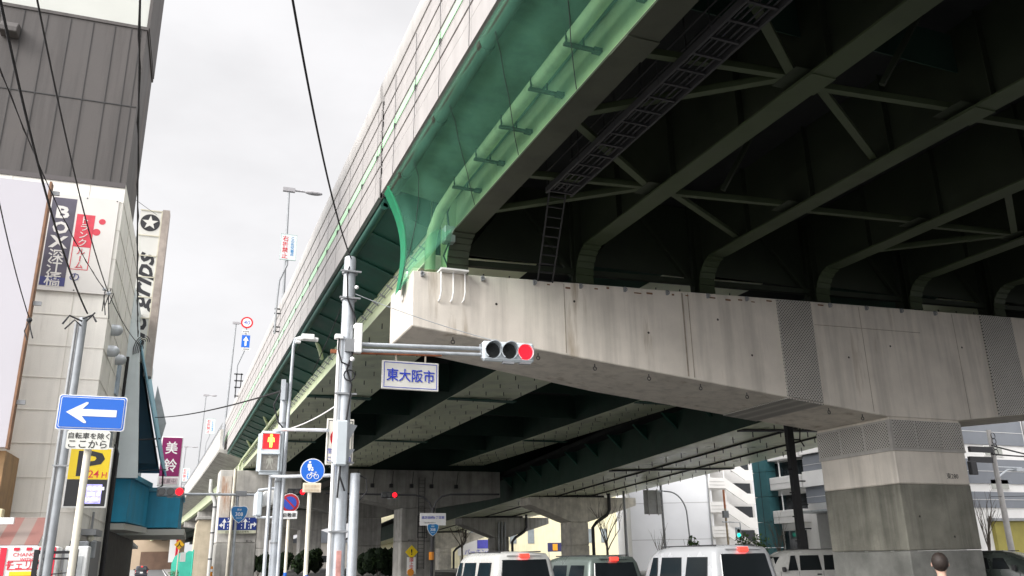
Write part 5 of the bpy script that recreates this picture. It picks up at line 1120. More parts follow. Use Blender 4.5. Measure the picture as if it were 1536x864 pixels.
signal_head('traffic_signal', 'red signal beside the no parking sign at the end of the dark arm', at(445, 738, 44.8), 1.0, hood=False, housing=DARK)
for px, py in ((589, 751), (452, 748)):
    pass
# pier warning plates
wp = thing('warning_sign', 'yellow diamond warning plate above a white vertical headroom notice on the grey pier', 'sign', (21.9, 79.4, 1.6))
c_ = at(617.5, 828, 79.5); s = .62
MB().prism([(c_.x - s, 79.5, c_.z), (c_.x, 79.5, c_.z - s), (c_.x + s, 79.5, c_.z), (c_.x, 79.5, c_.z + s)], (0, .04, 0)).build('diamond', MATS['sign_yellow'], wp, world=True)
lettering('mark', [('!', .7, 0, 0, 1.2, .02)], INK_K, wp, face_M((c_.x, 79.495, c_.z)), world=True)
q_ = at(617, 845, 79.5); MB().box(q_.x - .42, q_.x + .42, 79.5, 79.54, q_.z - .95, q_.z + .55).build('notice', S_WHITE, wp, world=True)
for c2_, z2_ in (('頭', .32), ('上', -.05), ('注', -.42), ('意', -.78)): lettering('letter', [(c2_, .42, 0, z2_, 1, .01)], S_RED, wp, face_M((q_.x, 79.495, q_.z)), world=True)
MB().disc((at(616, 858, 79.4).x, 79.5, at(616, 858.5, 79.4).z), (0, -1, 0), .32, .05, 18).build('orange_disc', MATS['orange_reflector'], wp, world=True)

# ------------------------------------------------------------------ lamps and signs on the viaduct edge
def viaduct_lamp(base, top, head_dx, label, k=1.0):
    t = thing('street_lamp', label, 'street lamp', base, 0, 'lamps on the viaduct')
    MB().tube([base, Vector(base).lerp(Vector(top), .5), top], [.11 * k, .085 * k, .06 * k], 8).build('pole', GALV_D, t, world=True, smooth=True)
    x, y, z = top
    MB().box(x - .35, x + .35, y - .1, y + .1, z - .02, z + .22).tube([(x + .3, y, z + .1), (x + head_dx * .45, y, z + .12)], .06, 6).ball((x + head_dx * .72, y, z + .1), .22, 10, (head_dx * .28 / .22, .8, .6)).build('lamp_head', mat('lamp_head_grey', (.34, .33, .34), .5), t, world=True)
viaduct_lamp((5.15, 47, 12.3), (5.0, 47, 22.6), 2.0, 'tall lamp above the red and blue turn-ban board on the viaduct')
viaduct_lamp((4.9, 92, 12.2), (at(354, 486, 92).x, 92, at(354, 486, 92).z), 1.6, 'lamp rising beside the round 40 limit sign on the viaduct', 1.3)
a_ = at(309, 594, 125); b_ = at(293, 727, 125); viaduct_lamp((b_.x, 125, 12.2), (a_.x, 125, a_.z), 1.5, 'distant lamp behind the small far turn-ban board', 1.3)
a_ = at(279, 671, 170); viaduct_lamp((a_.x - .3, 170, 12.2), (a_.x, 170, a_.z), 2.2, 'farthest tiny lamp beside the purple shop sign', 1.6)
def turn_ban(cx, y, cz, w_, h_, label, foot):
    t = thing('road_sign', label, 'road sign', (cx, y, foot), 0, 'signs on the viaduct edge')
    MB().box(cx - w_ / 2, cx + w_ / 2, y - .03, y + .03, cz - h_ / 2, cz + h_ / 2).build('board', mat('ban_board', (.66, .70, .70), .4, .04), t, world=True)
    m1 = MB(); 
    for u0, u1, v0, v1 in ((-.5, .5, .485, .5), (-.5, .5, -.5, -.485), (-.5, -.475, -.5, .5), (.475, .5, -.5, .5)): m1.box(cx + u0 * w_, cx + u1 * w_, y - .034, y - .0305, cz + v0 * h_, cz + v1 * h_)
    m1.build('border', mat('pale_green_border', (.35, .50, .45), .5), t, world=True)
    k = h_ / 1.5; M = face_M((cx, y - .031, cz))
    lettering('red_lettering', [(c, .33 * k, -.2 * w_, (.50 - .34 * i) * k, 1, .012) for i, c in enumerate('右折禁止')], S_RED, t, M, .006, world=True)
    lettering('blue_lettering', [(c, .20 * k, .24 * w_, (.55 - .19 * i) * k, 1, .012) for i, c in enumerate('この先交差点')], mat('sky_ink', (.02, .22, .50), .5), t, M, .006, world=True)
    MB().tube([(cx, y + .06, cz), (cx, y + .06, cz - h_ / 2 - .25), (cx - .35, y + .06, cz - h_ / 2 - 1.2), (cx - .4, y + .06, cz - h_ / 2 - 2.4), (cx - .4, y + .06, foot)], .06, 8).build('post', GALV_D, t, world=True, smooth=True)
    m1 = MB()
    for z in (foot + .1, foot + .35, foot + 1.1, foot + 1.35): m1.box(cx - .48, cx + .3, y + .02, y + .1, z, z + .06)
    m1.box(cx + .2, cx + .28, y + .02, y + .1, foot, foot + 1.5).build('bracket', DARK, t, world=True)
c_ = at(432.5, 371, 44.5); turn_ban(c_.x, 44.5, c_.z, .86, 1.5, 'nearest white board reading 右折禁止 standing on the viaduct noise barrier', 13.2)
c_ = at(315.5, 639.5, 121); turn_ban(c_.x, 121, c_.z, 1.15, 2.1, 'second and smaller turn-ban board far along the viaduct edge', 13.2)
c_ = at(279, 712, 150); turn_ban(c_.x, 150, c_.z, 1.1, 2.2, 'tiniest turn-ban board right of the purple shop sign', 13.0)
sl_ = thing('speed_limit_sign', 'round red-ringed 40 speed sign on a bent post over the barrier', 'road sign', (4.6, 71, 13.3), 0, 'signs on the viaduct edge')
c_ = at(370.5, 484, 71)
MB().disc((c_.x, 71, c_.z), (0, -1, 0), .50, .03, 36).build('red_ring', S_RED, sl_, world=True); MB().disc((c_.x, 70.965, c_.z), (0, -1, 0), .36, .01, 36).build('white_face', S_WHITE, sl_, world=True)
lettering('number', [('40', .50, 0, 0, 1, .0)], INK_B, sl_, face_M((c_.x, 70.954, c_.z)), .006, world=True)
q_ = at(368.5, 512, 71); MB().box(q_.x - .33, q_.x + .33, 70.97, 71.02, q_.z - .52, q_.z + .52).build('arrow_board', S_BLUE, sl_, world=True)
MB().prism([(q_.x - .08, 70.968, q_.z - .40), (q_.x + .08, 70.968, q_.z - .40), (q_.x + .08, 70.968, q_.z + .05), (q_.x + .24, 70.968, q_.z + .05), (q_.x, 70.968, q_.z + .42), (q_.x - .24, 70.968, q_.z + .05), (q_.x - .08, 70.968, q_.z + .05)], (0, -.01, 0)).build('arrow', S_WHITE, sl_, world=True)
for py in (497.5, 524): q2 = at(369, py, 71); MB().box(q2.x - .3, q2.x + .3, 70.97, 71.01, q2.z - .12, q2.z + .12).build('small_plate', S_WHITE, sl_, world=True); lettering('plate_lettering', [('危険物', .16, 0, 0)], INK_K, sl_, face_M((q2.x, 70.967, q2.z)), .004, world=True)
e_ = at(366, 527, 71); f_ = at(356, 548, 71); g_2 = at(354, 575, 71)
MB().tube([(c_.x, 71.05, c_.z), (e_.x, 71.05, e_.z), (f_.x, 71.05, f_.z), (g_2.x, 71.05, g_2.z - 1)], .06, 8).build('post', GALV_D, sl_, world=True, smooth=True)
m1 = MB()
for py in (562, 572, 582, 595): h_ = at(356, py, 71); m1.box(h_.x - .25, h_.x + .45, 70.95, 71.02, h_.z, h_.z + .09)
m1.box(at(353, 580, 71).x, at(353, 580, 71).x + .08, 70.95, 71.02, at(353, 597, 71).z, at(353, 560, 71).z).box(at(360, 580, 71).x, at(360, 580, 71).x + .08, 70.95, 71.02, at(360, 597, 71).z, at(360, 560, 71).z).build('bracket', DARK, sl_, world=True)
# ------------------------------------------------------------------ vehicles
PAINT_W = mat('van_white_paint', (.44, .44, .42), .25, .03, 2, spec=.6)
PAINT_S = mat('van_silver_paint', (.40, .42, .43), .3, .04, 2, metal=.4, spec=.6)
PAINT_G = mat('van_grey_green_paint', (.13, .16, .145), .3, .04, 2, metal=.3, spec=.6)
PAINT_P = mat('van_pearl_paint', (.38, .39, .40), .25, .03, 2, spec=.6)
CARGL = mat('car_glass', (.012, .015, .017), .06, .2, 1, spec=.8)
TYRE = mat('tyre_rubber', (.02, .02, .02), .85, .1, 8)
RIM = mat('wheel_rim', (.40, .40, .41), .35, .1, 8, metal=.6)
TAIL = mat('tail_lamp_red', (.42, .01, .015), .25, .05, 8)
BRAKE = mat('lit_brake_lamp', (1.0, .03, .02), .3, .05, 20, emit=1.8)
PLASTIC = mat('black_plastic', (.03, .03, .032), .6, .1, 6)
PLATE = mat('number_plate_white', (.75, .75, .72), .4, .03, 6)
def van(label, loc, rz, paint, W_=1.48, L_=3.4, H=1.74, hood=.55, brake=True, group='kei vans waiting at the lights', name='van'):
    """rear at local y=0, nose at y=L_"""
    t = thing(name, label, 'van', loc, rz, group)
    h = W_ / 2
    # cross-sections along the length: (y, half width at belt, roof half width, belt z, roof z)
    secs = [(0.0, h - .05, h - .09, .95, 1.0), (.15, h - .02, h - .15, .97, H - .05), (.24, h - .01, h - .14, .97, H - .015), (.6, h, h - .12, .97, H), (L_ * .5, h, h - .12, .97, H + .01), (L_ - hood - .62, h, h - .14, .96, H - .05), (L_ - hood - .38, h, h - .16, .96, H - .16), (L_ - hood, h - .02, h - .2, .98, 1.1), (L_ - .1, h - .06, h - .28, .80, .86), (L_, h - .14, h - .3, .62, .68)]
    m1 = MB(); ring = []
    for (y, hb, hr, zb_, zr) in secs:
        pts = [(-hb + .04, y, .22), (-hb, y, .34), (-hb, y, zb_ - .3), (-hb, y, zb_), (-hr - .02, y, zr - .12), (-hr + .06, y, zr - .02), (0, y, zr + .015), (hr - .06, y, zr - .02), (hr + .02, y, zr - .12), (hb, y, zb_), (hb, y, zb_ - .3), (hb, y, .34), (hb - .04, y, .22)]
        ring.append(pts)
    for a, b in zip(ring, ring[1:]):
        n = len(a)
        for i in range(n): j = (i + 1) % n; m1.quad(a[i], a[j], b[j], b[i])
    m1.quad(*ring[0]); m1.quad(*ring[-1])
    bo = m1.build('body', paint, t, smooth=True); bo.data.set_sharp_from_angle(angle=R(62))
    # rear window, side windows
    zb_, zr = 1.03, H - .15
    yr = lambda z: .15 * (z - .98) / (H - .05 - .98) - .012
    x0_, x1_ = h - .17, h - .24
    MB().hexa([(-x0_, yr(zb_), zb_), (x0_, yr(zb_), zb_), (x0_, yr(zb_) + .05, zb_), (-x0_, yr(zb_) + .05, zb_), (-x1_, yr(zr), zr), (x1_, yr(zr), zr), (x1_, yr(zr) + .05, zr), (-x1_, yr(zr) + .05, zr)]).build('rear_window', CARGL, t, bevel=.012)
    for s in (-1, 1):
        for (y0, y1, nm) in ((.28, 1.02, 'rear_side_window'), (1.12, 1.92, 'door_window'), (2.0, L_ - hood - .48, 'front_window')):
            MB().hexa([(s * (h - .05), y0, 1.02), (s * (h + .004), y0, 1.02), (s * (h + .004), y1, 1.02), (s * (h - .05), y1, 1.02), (s * (h - .13), y0 + .04, H - .2), (s * (h - .078), y0 + .04, H - .2), (s * (h - .078), y1 - .06 - (nm[0] == 'f') * .12, H - .2), (s * (h - .13), y1 - .06 - (nm[0] == 'f') * .12, H - .2)]).build(nm, CARGL, t)
        MB().box(s * (h - .10), s * (h - .012), -.03, .06, .62, 1.0).build('tail_light', TAIL, t, bevel=.015)
        MB().box(s * h, s * (h + .16), L_ - hood - .35, L_ - hood - .25, .98, 1.14).build('wing_mirror', PLASTIC, t, bevel=.02)
        for y in (.52, L_ - .62):
            wt = MB().tube([(s * (h - .17), y, .28), (s * (h - .01), y, .28)], .28, 20).build('wheel', TYRE, t, smooth=True)
            MB().tube([(s * (h - .012), y, .28), (s * (h + .006), y, .28)], .17, 14).build('rim', RIM, wt)
    MB().box(-.10, .10, .085, .2, H - .115, H - .035).build('high_brake_light', BRAKE if brake else TAIL, t, bevel=.008)
    MB().box(-h + .06, h - .06, -.09, .02, .28, .5).build('bumper', paint, t, bevel=.03)
    MB().box(-.17, .17, -.03, -.005, .62, .79).build('number_plate', PLATE, t)
    MB().hexa([(-h + .22, L_ - hood + .01, 1.04), (h - .22, L_ - hood + .01, 1.04), (h - .25, L_ - hood - .1, 1.06), (-h + .25, L_ - hood - .1, 1.06), (-h + .28, L_ - hood - .3, H - .24), (h - .28, L_ - hood - .3, H - .24), (h - .28, L_ - hood - .36, H - .22), (-h + .28, L_ - hood - .36, H - .22)]).build('windscreen', CARGL, t)
    for s in (-1, 1): MB().box(s * (h - .42), s * (h - .16), L_ - .1, L_ - .01, .58, .78).build('headlight', PLATE, t, bevel=.02)
    zc_ = 1.08; MB().tube([(.0, yr(zc_) - .02, zc_), (-.12, yr(zc_ + .06) - .025, zc_ + .06), (-.42, yr(zc_ + .05) - .025, zc_ + .05)], .012, 5).build('rear_wiper', PLASTIC, t)
    MB().box(-h + .12, h - .12, -.012, -.004, .965, .985).build('tailgate_seam', PLASTIC, t); MB().box(-.16, .16, -.035, -.008, .83, .9).build('tailgate_handle', PLASTIC, t, bevel=.01)
    MB().box(-.38, .38, yr(H - .12) - .0, yr(H - .12) + .1, H - .075, H - .055).build('spoiler_lip', paint, t)
    for s in (-1, 1):
        m2 = MB()
        for y in (1.07, 1.97, L_ - hood - .2): m2.box(s * (h - .004), s * (h + .004), y - .006, y + .006, .4, .99)
        m2.build('door_seam', PLASTIC, t); MB().box(s * h, s * (h + .03), 1.16, 1.32, .86, .9).build('door_handle', PLASTIC, t, bevel=.008)
        MB().box(s * (h - .30), s * (h - .28), .3, L_ - hood - .7, H - .01, H + .015).build('roof_rail', PLASTIC, t)
        MB().box(s * (h - .10), s * (h - .03), -.036, -.031, .72, .8).build('reversing_lamp', PLATE, t)
    return t
def ground_at(px, depth):
    d = CAM_F * 1251.9 + CAM_R * (px - 768) - CAM_U * (845 - 432); p = CAM_P + d * (depth / 1251.9); return Vector((p.x, p.y, 0))
g = ground_at(790, 17.0); van('white kei van at the lights, leftmost with lit high brake lamp', (g.x, g.y, .004), R(1), PAINT_W, H=1.72)
g = ground_at(925, 18.6); van('dark grey-green kei van between the white and the silver vans', (g.x, g.y, .004), R(1), PAINT_G, W_=1.48, H=1.62)
g = ground_at(1122, 15.2); van('silver-white kei van at the lights, nearest and largest of the waiting row', (g.x, g.y, .004), R(0), PAINT_P, W_=1.48, H=1.76)
g = ground_at(1222, 30); van('small white van passing sideways behind the black steel column', (g.x + 1.2, g.y, .004), R(75), PAINT_W, H=1.72, brake=False)
g = ground_at(1512, 26); van('dark green car beside the foot of the big pier at the right edge', (g.x, g.y + 2.5, .004), R(-165), mat('dark_car_paint', (.04, .05, .045), .25, .05, 2, spec=.7), W_=1.7, L_=4.1, H=1.55, hood=1.1, brake=False, group='cars on the road', name='car')['category'] = 'car'
g = at(213, 850, 120); van('small dark car with its tail lights on far down the side street', (g.x, 120, .006), R(2), mat('navy_car_paint', (.03, .03, .04), .3, .05, 2), W_=1.48, H=1.5, group='cars on the road', name='car')['category'] = 'car'

# ------------------------------------------------------------------ person on the crossing (only the crown of the head reaches into the picture)
def person(label, loc, rz, hgt, top_c, leg_c):
    t = thing('person', label, 'person', loc, rz); k = hgt / 1.7
    me = bpy.data.meshes.new('body'); bm = bmesh.new()
    J = {'pel': (0, 0, .92, .13), 'waist': (0, 0, 1.08, .125), 'chest': (0, 0, 1.28, .155), 'neck0': (0, 0, 1.43, .065), 'neck': (0, .01, 1.48, .052), 'chin': (0, .03, 1.53, .07), 'head': (0, .015, 1.61, .092), 'crown': (0, .0, 1.665, .068)}
    for s, q in ((-1, 'l'), (1, 'r')):
        J.update({q + 'sh': (s * .18, 0, 1.38, .06), q + 'el': (s * .235, .03, 1.12, .045), q + 'wr': (s * .24, .10, .88, .032), q + 'ha': (s * .235, .13, .79, .035), q + 'hip': (s * .09, 0, .88, .10), q + 'kn': (s * .1, .02 + s * .10, .49, .062), q + 'an': (s * .1, s * .13, .09, .042), q + 'toe': (s * .1, .13 + s * .13, .04, .04)})
    E_ = [('pel', 'waist'), ('waist', 'chest'), ('chest', 'neck0'), ('neck0', 'neck'), ('neck', 'chin'), ('chin', 'head'), ('head', 'crown')]
    for q in 'lr': E_ += [('chest', q + 'sh'), (q + 'sh', q + 'el'), (q + 'el', q + 'wr'), (q + 'wr', q + 'ha'), ('pel', q + 'hip'), (q + 'hip', q + 'kn'), (q + 'kn', q + 'an'), (q + 'an', q + 'toe')]
    V = {n: bm.verts.new(Vector(v[:3]) * k) for n, v in J.items()}
    for a, b in E_: bm.edges.new((V[a], V[b]))
    bm.to_mesh(me); bm.free()
    o = bpy.data.objects.new('body', me); COL.objects.link(o); o.parent = t
    sk = o.modifiers.new('skin', 'SKIN'); o.modifiers.new('sub', 'SUBSURF').levels = 2; o.modifiers['sub'].render_levels = 2
    for i, n in enumerate(J):
        r_ = J[n][3] * k; me.skin_vertices[0].data[i].radius = (r_, r_); me.skin_vertices[0].data[i].use_root = (n == 'pel')
    m = bpy.data.materials.new('skin_and_clothes'); m.use_nodes = True; nn = m.node_tree.nodes; ll = m.node_tree.links
    tcx = nn.new('ShaderNodeTexCoord'); sx = nn.new('ShaderNodeSeparateXYZ'); ll.new(tcx.outputs['Object'], sx.inputs[0])
    rp = nn.new('ShaderNodeValToRGB'); rp.color_ramp.interpolation = 'CONSTANT'; dv = nn.new('ShaderNodeMath'); dv.operation = 'DIVIDE'; dv.inputs[1].default_value = 2 * k
    ll.new(sx.outputs[2], dv.inputs[0]); ll.new(dv.outputs[0], rp.inputs[0]); rp.color_ramp.elements[0].color = (.03, .03, .03, 1); rp.color_ramp.elements[0].position = 0
    rp.color_ramp.elements[1].position = .045; rp.color_ramp.elements[1].color = (*leg_c, 1)
    for p_, c_ in ((.46, top_c), (.72, (.5, .32, .24))): e = rp.color_ramp.elements.new(p_); e.color = (*c_, 1)
    ll.new(rp.outputs[0], nn['Principled BSDF'].inputs['Base Color']); me.materials.append(m); nn['Principled BSDF'].inputs['Roughness'].default_value = .8
    hair = MB(); hair.ball((0, -.012 * k, 1.63 * k), .112 * k, 16, (.9, 1.0, 1.05)); hb = hair.build('hair', mat('dark_brown_hair', (.022, .015, .012), .6, .3, 30, bump=.3), t, smooth=True)
    for v in hb.data.vertices:
        if v.co.y > .045 * k and v.co.z < 1.66 * k: v.co.y = .045 * k
    fm = MB()
    for s in (-1, 1): fm.ball((s * .033 * k, .103 * k, 1.605 * k), .013 * k, 8); fm.ball((s * .094 * k, .01 * k, 1.60 * k), .026 * k, 8, (.5, .8, 1.2))
    fm.ball((0, .115 * k, 1.575 * k), .018 * k, 8, (.8, 1, 1.3)); fm.box(-.022 * k, .022 * k, .095 * k, .104 * k, 1.537 * k, 1.545 * k); fm.build('face', mat('face_skin', (.42, .26, .20), .6), t, smooth=True)
    return t
g = ground_at(1410, 9.5); person('person with short dark hair seen from behind in front of the big pier', (g.x, g.y, .006), R(-42), 1.535, (.05, .05, .07), (.03, .03, .04))

# ------------------------------------------------------------------ plants
LEAF = [mat('leaf_green_%d' % i, c, .6, .25, 8) for i, c in enumerate(((.05, .11, .02), (.09, .17, .03), (.03, .06, .018)))]
LEAF += [mat('hedge_green_%d' % i, c, .75, .25, 8, spec=.2) for i, c in enumerate(((.018, .035, .012), (.028, .05, .016), (.010, .02, .008)))]
BARK = mat('bare_bark', (.13, .11, .09), .9, .25, 8, bump=.3)
def bare_tree(label, x, y, h, n, seed, spread=.5, group='bare street trees'):
    rnd = random.Random(seed); t = thing('street_tree', label, 'tree', (x, y, 0), 0, group)
    tr = MB(); tr.tube([(0, 0, 0), (.03, .02, h * .25), (-.02, .0, h * .45)], [.09 * h / 4, .07 * h / 4, .055 * h / 4], 7); tr.build('trunk', BARK, t, smooth=True)
    cr = MB()
    def grow(p, d, l, r_, k):
        pts = [p]; q = Vector(p); dd = Vector(d)
        for i in range(3):
            dd = (dd + Vector((rnd.uniform(-.16, .16), rnd.uniform(-.16, .16), rnd.uniform(.0, .14)))).normalized(); q = q + dd * l / 3; pts.append(q.copy())
        cr.tube(pts, [r_, r_ * .85, r_ * .7, r_ * .5], 5)
        if k > 0:
            for i in range(3 if k > 1 else 2):
                b = pts[rnd.choice((1, 2, 3))]; a = rnd.uniform(0, 6.28)
                grow(b, (dd + Vector((math.cos(a), math.sin(a), .25)) * spread).normalized(), l * rnd.uniform(.55, .8), r_ * .5, k - 1)
    for i in range(n):
        a = 6.28 * i / n + rnd.uniform(-.4, .4); grow(Vector((-.02, 0, h * (.30 + .15 * i / n))), Vector((math.cos(a) * spread, math.sin(a) * spread, 1)).normalized(), h * .34, .035 * h / 4, 2)
    cr.build('crown', BARK, t, smooth=True); return t
def bush(label, x, y, w_, h, seed, n=900, dark=0, name='shrub', group=None, dep=None):
    rnd = random.Random(seed); t = thing(name, label, 'shrub', (x, y, 0), 0, group); dep = dep or w_
    st = MB()
    for i in range(7):
        a = rnd.uniform(0, 6.28); st.tube([(0, 0, 0), (math.cos(a) * w_ * .12, math.sin(a) * dep * .12, h * .4), (math.cos(a) * w_ * .28, math.sin(a) * dep * .28, h * .8)], [.03, .02, .01], 5)
    st.build('stem', BARK, t)
    blobs = [(rnd.uniform(-.36, .36) * w_, rnd.uniform(-.36, .36) * dep, h * rnd.uniform(.35, .78), rnd.uniform(.14, .28)) for _ in range(11)]
    f = MB()
    if dark:
        for (bx_, by_, bz_, br) in blobs: f.mi = 5; f.ball((bx_, by_, min(bz_, h * .55)), 1.0, 9, (br * w_ * .7, br * dep * .7, h * .36))
    for i in range(n):
        bx_, by_, bz_, br = rnd.choice(blobs); v = Vector((rnd.gauss(0, 1), rnd.gauss(0, 1), rnd.gauss(0, 1))).normalized() * (rnd.random() ** .4)
        p = Vector((bx_ + v.x * br * w_, by_ + v.y * br * dep, bz_ + v.z * br * h)); 
        if p.z < .05: p.z = rnd.uniform(.05, .3)
        s = rnd.uniform(.05, .11) * max(.8, h / (1.4 if dark else 2)); a = Vector((rnd.gauss(0, 1), rnd.gauss(0, 1), rnd.gauss(0, 1))).normalized(); b = a.cross(Vector((rnd.gauss(0, 1), rnd.gauss(0, 1), 1))).normalized()
        f.mi = (rnd.choice((0, 0, 1, 2)) if not dark else rnd.choice((3, 4, 5)))
        f.quad(p - a * s, p + b * s * .5, p + a * s, p - b * s * .5)
    f.build('foliage', LEAF, t); return t
def sxy(px, depth): g = ground_at(px, depth); return g.x, g.y
x, y = sxy(912, 72); bare_tree('spindly bare tree between the mottled ramp pier and the warehouse', x, y, 6.6, 5, 3, .55)
x, y = sxy(993, 62); bare_tree('short pollarded bare tree in front of the white warehouse wall', x, y, 3.6, 5, 5, .3)
x, y = sxy(1172, 58); bare_tree('bare upright tree before the teal corner column', x, y, 3.9, 6, 8, .35)
x, y = sxy(1488, 44); bare_tree('small bare tree before the mustard shop front right of the pier', x, y, 4.4, 5, 12, .3)
x, y = sxy(693, 120); bare_tree('far bare tree against the cream building between ramp piers', x, y, 8.5, 5, 15, .5)
x, y = sxy(1037, 60); bush('thin grey-green shrub in front of the warehouse', x, y, 1.7, 3.4, 21, 420, 0)
x, y = sxy(1126, 60); bush('bright leafy green shrub before the zigzag stairs', x, y, 2.6, 3.2, 22, 1000, 0)
x, y = sxy(1090, 61); bush('low dull shrub left of the bright green one', x, y, 1.5, 2.4, 23, 400, 0)
for i, (px, d_, w_, h_, lab) in enumerate(((568, 84, 4.6, 3.2, 'dark clipped hedge at the foot of the ladder pier'), (462, 98, 4.0, 3.4, 'dark hedge mound beside the second pale column under the deck'), (418, 92, 4.4, 2.9, 'dark hedge mound behind the no parking sign post'), (388, 100, 3.6, 2.8, 'dark hedge mound near the slim lamp pole'))):
    x, y = sxy(px, d_); bush(lab, x, y, w_, h_, 40 + i, 4200, 1, 'hedge', 'hedges under the deck')
x, y = sxy(268, 88); bush('scrubby brownish weeds at the kerb by the tan pillar', x, y, 2.2, 1.3, 60, 500, 0)

# ------------------------------------------------------------------ overhead wires (each cable its own thing)
def wire(label, a, b, r_, sag, n=24, m=BLACK, wob=0, group='overhead cables'):
    a, b = Vector(a), Vector(b); pts = []
    for i in range(n + 1):
        u = i / n; p = a.lerp(b, u); p.z -= sag * 4 * u * (1 - u); pts.append(p)
    o = MB(); o.tube(pts, r_, 6)
    if wob:
        pp = [pts[i] + Vector((math.cos(i * 1.9), math.sin(i * 1.9), 0)) * r_ * 1.6 for i in range(n + 1)]; o.tube(pp, r_ * .6, 5)
    o = recentre(o.build('cable', m, smooth=True)); return tag(o, label, 'cable', group)
wire('thick black cable sweeping down to the twin-tube utility pole', at(-14, -70, 9), at(131, 470, 17.9), .017, .35)
wire('thin black cable falling across the charcoal panels to the cream wall corner', at(44, -60, 10), at(163, 440, 23.6), .014, .3)
wire('twisted near-vertical cable passing the edge of the tall storage building', at(211, -60, 10), at(207, 505, 30), .015, .25, wob=1)
wire('black cable curving down to the top of the steel signal pole', at(432, -40, 6), at(527, 388, 12.85), .0115, .28)
wire('fine twisted cable crossing the storage-room sign', at(-20, 50, 12), at(158, 436, 23.5), .010, .3, wob=1)
wire('thin cable hanging in front of the blank billboard', at(-8, 270, 16), at(44, 478, 20), .012, .1)
wire('slack cable from the shop across the sky to the slim lamp pole', at(232, 626, 34), at(424, 586, 15), .016, .12)
wire('slim cable from the signal pole down to the viaduct bracket', at(520, 440, 12.9), at(468, 560, 15), .008, .05)
wire('steel stay running from the signal pole to the red signal', at(533, 441, 12.8), at(738, 510, 12.75), .006, .04, m=GALV)
wire('white cable drooping from the slim lamp pole to the signal pole', at(428, 645, 14.9), at(516, 600, 12.9), .010, .06, m=W_PAINT)
wire('loose service cable dropping from the cream wall to the sky-blue fin wall', at(163, 440, 23.5), at(212, 520, 30.3), .012, .15)
wire('fine line from the storage building to the star tower sign', at(185, 285, 25), at(235, 322, 34), .008, .02)
ins = thing('cable_clamp', 'cluster of frayed cable ends and insulators on the cream wall corner', 'cable clamp', at(163, 440, 23.5))
o_ = at(163, 440, 23.5)
for i in range(5):
    a = 1.2 * i; MB().tube([o_, o_ + Vector((.12 * math.cos(a), 0, .15 * math.sin(a))), o_ + Vector((.1 * math.cos(a + 1), 0, -.3 - .1 * i))], .014, 5).build('loop', DARK, ins, world=True)
MB().ball(o_, .06, 8).ball(o_ + Vector((-.12, 0, .1)), .05, 8).build('insulator', GALV, ins, world=True)
ins2 = thing('cable_clamp', 'tangle of cable loops on top of the sky-blue fin wall', 'cable clamp', at(213, 512, 30.2)); o_ = at(213, 512, 30.2)
for i in range(5): MB().tube([o_ + Vector((.3 * i / 5 * math.cos(b / 2), 0, .28 * math.sin(b / 2) * (i + 1) / 4 - .05 * b)) for b in range(8)], .014, 5).build('loop', DARK, ins2, world=True)
ins3 = thing('cable_clamp', 'dark insulator with dangling leads on the edge of the blank billboard', 'cable clamp', at(44, 480, 20)); o_ = at(44, 480, 20)
MB().ball(o_, .06, 8).tube([o_, o_ + Vector((.05, 0, -.2)), o_ + Vector((.12, 0, -.4))], .014, 5).tube([o_, o_ + Vector((-.06, 0, -.25)), o_ + Vector((.02, 0, -.45))], .012, 5).build('lead', DARK, ins3, world=True)

# ------------------------------------------------------------------ pole with transformer right of the big pier, far lamp poles
tp_ = thing('utility_pole', 'concrete utility pole with dark crossarm and lamp arm right of the big pier', 'pole', (55, 40.5, 0))
pa_, pb_ = at(1484, 652, 39), at(1512, 850, 39)
MB().tube([(pa_.x, 39, 0), (pa_.x, 39, pa_.z + .3)], [.2, .14], 12).build('shaft', mat('pole_concrete', (.36, .35, .34), .85, .12, 3, streak=.2), tp_, world=True, smooth=True)
for py, dz in ((675, .1), (690, .12)):
    q = at(1486, py, 38.9); MB().bar((q.x - 1.9, 38.9, q.z), (q.x + .1, 38.9, q.z), .2, .35).build('crossarm', DARK, tp_, world=True)
q = at(1460, 700, 38.9); MB().box(q.x - .35, q.x + .2, 38.75, 39.05, q.z - .5, q.z + .35).build('transformer_box', DARK, tp_, world=True, bevel=.04)
q = at(1500, 703, 38.9); MB().tube([(pa_.x, 38.9, q.z - .5), (pa_.x + .9, 38.9, q.z - .05), (pa_.x + 2.2, 38.9, q.z)], .06, 8).tube([(pa_.x, 38.9, q.z + .1), (pa_.x + 2.2, 38.9, q.z + .08)], .05, 8).box(pa_.x + 1.5, pa_.x + 2.8, 38.7, 39.1, q.z - .15, q.z + .05).build('lamp_arm', GALV, tp_, world=True, smooth=True)
for i in range(4): MB().tube([(pa_.x + .18 * math.cos(a) + .05, 38.8, pa_.z - .35 * i - .1 + .2 * math.sin(a)) for a in [j * math.pi / 6 for j in range(13)]], .025, 5).build('cable_loop', DARK, tp_, world=True)
for k, (pya, pyb, l_) in enumerate(((668, 690, 'upper black cable leaving the concrete utility pole to the right'), (681, 686, 'thick paired cable at crossarm height right of the big pier'), (745, 741, 'lowest thin cable right of the big pier'))):
    wire(l_, at(1487, pya, 38.9), at(1580, pyb, 38.9), .05 if k < 2 else .02, .05)
op = thing('utility_pole', 'orange and grey striped slim pole in front of the zigzag stairs', 'pole', (51, 66, 0)); q = at(1085, 735, 64)
MB().tube([(q.x, 64, 0), (q.x, 64, q.z)], .09, 8).build('shaft', mat('tan_pole', (.42, .33, .22), .7, .2, 4), op, world=True, smooth=True)
MB().tube([(q.x, 64, q.z - 1.6), (q.x, 64, q.z + .02)], .1, 8).build('orange_sleeve', mat('faded_orange', (.55, .22, .12), .7, .2, 4), op, world=True)
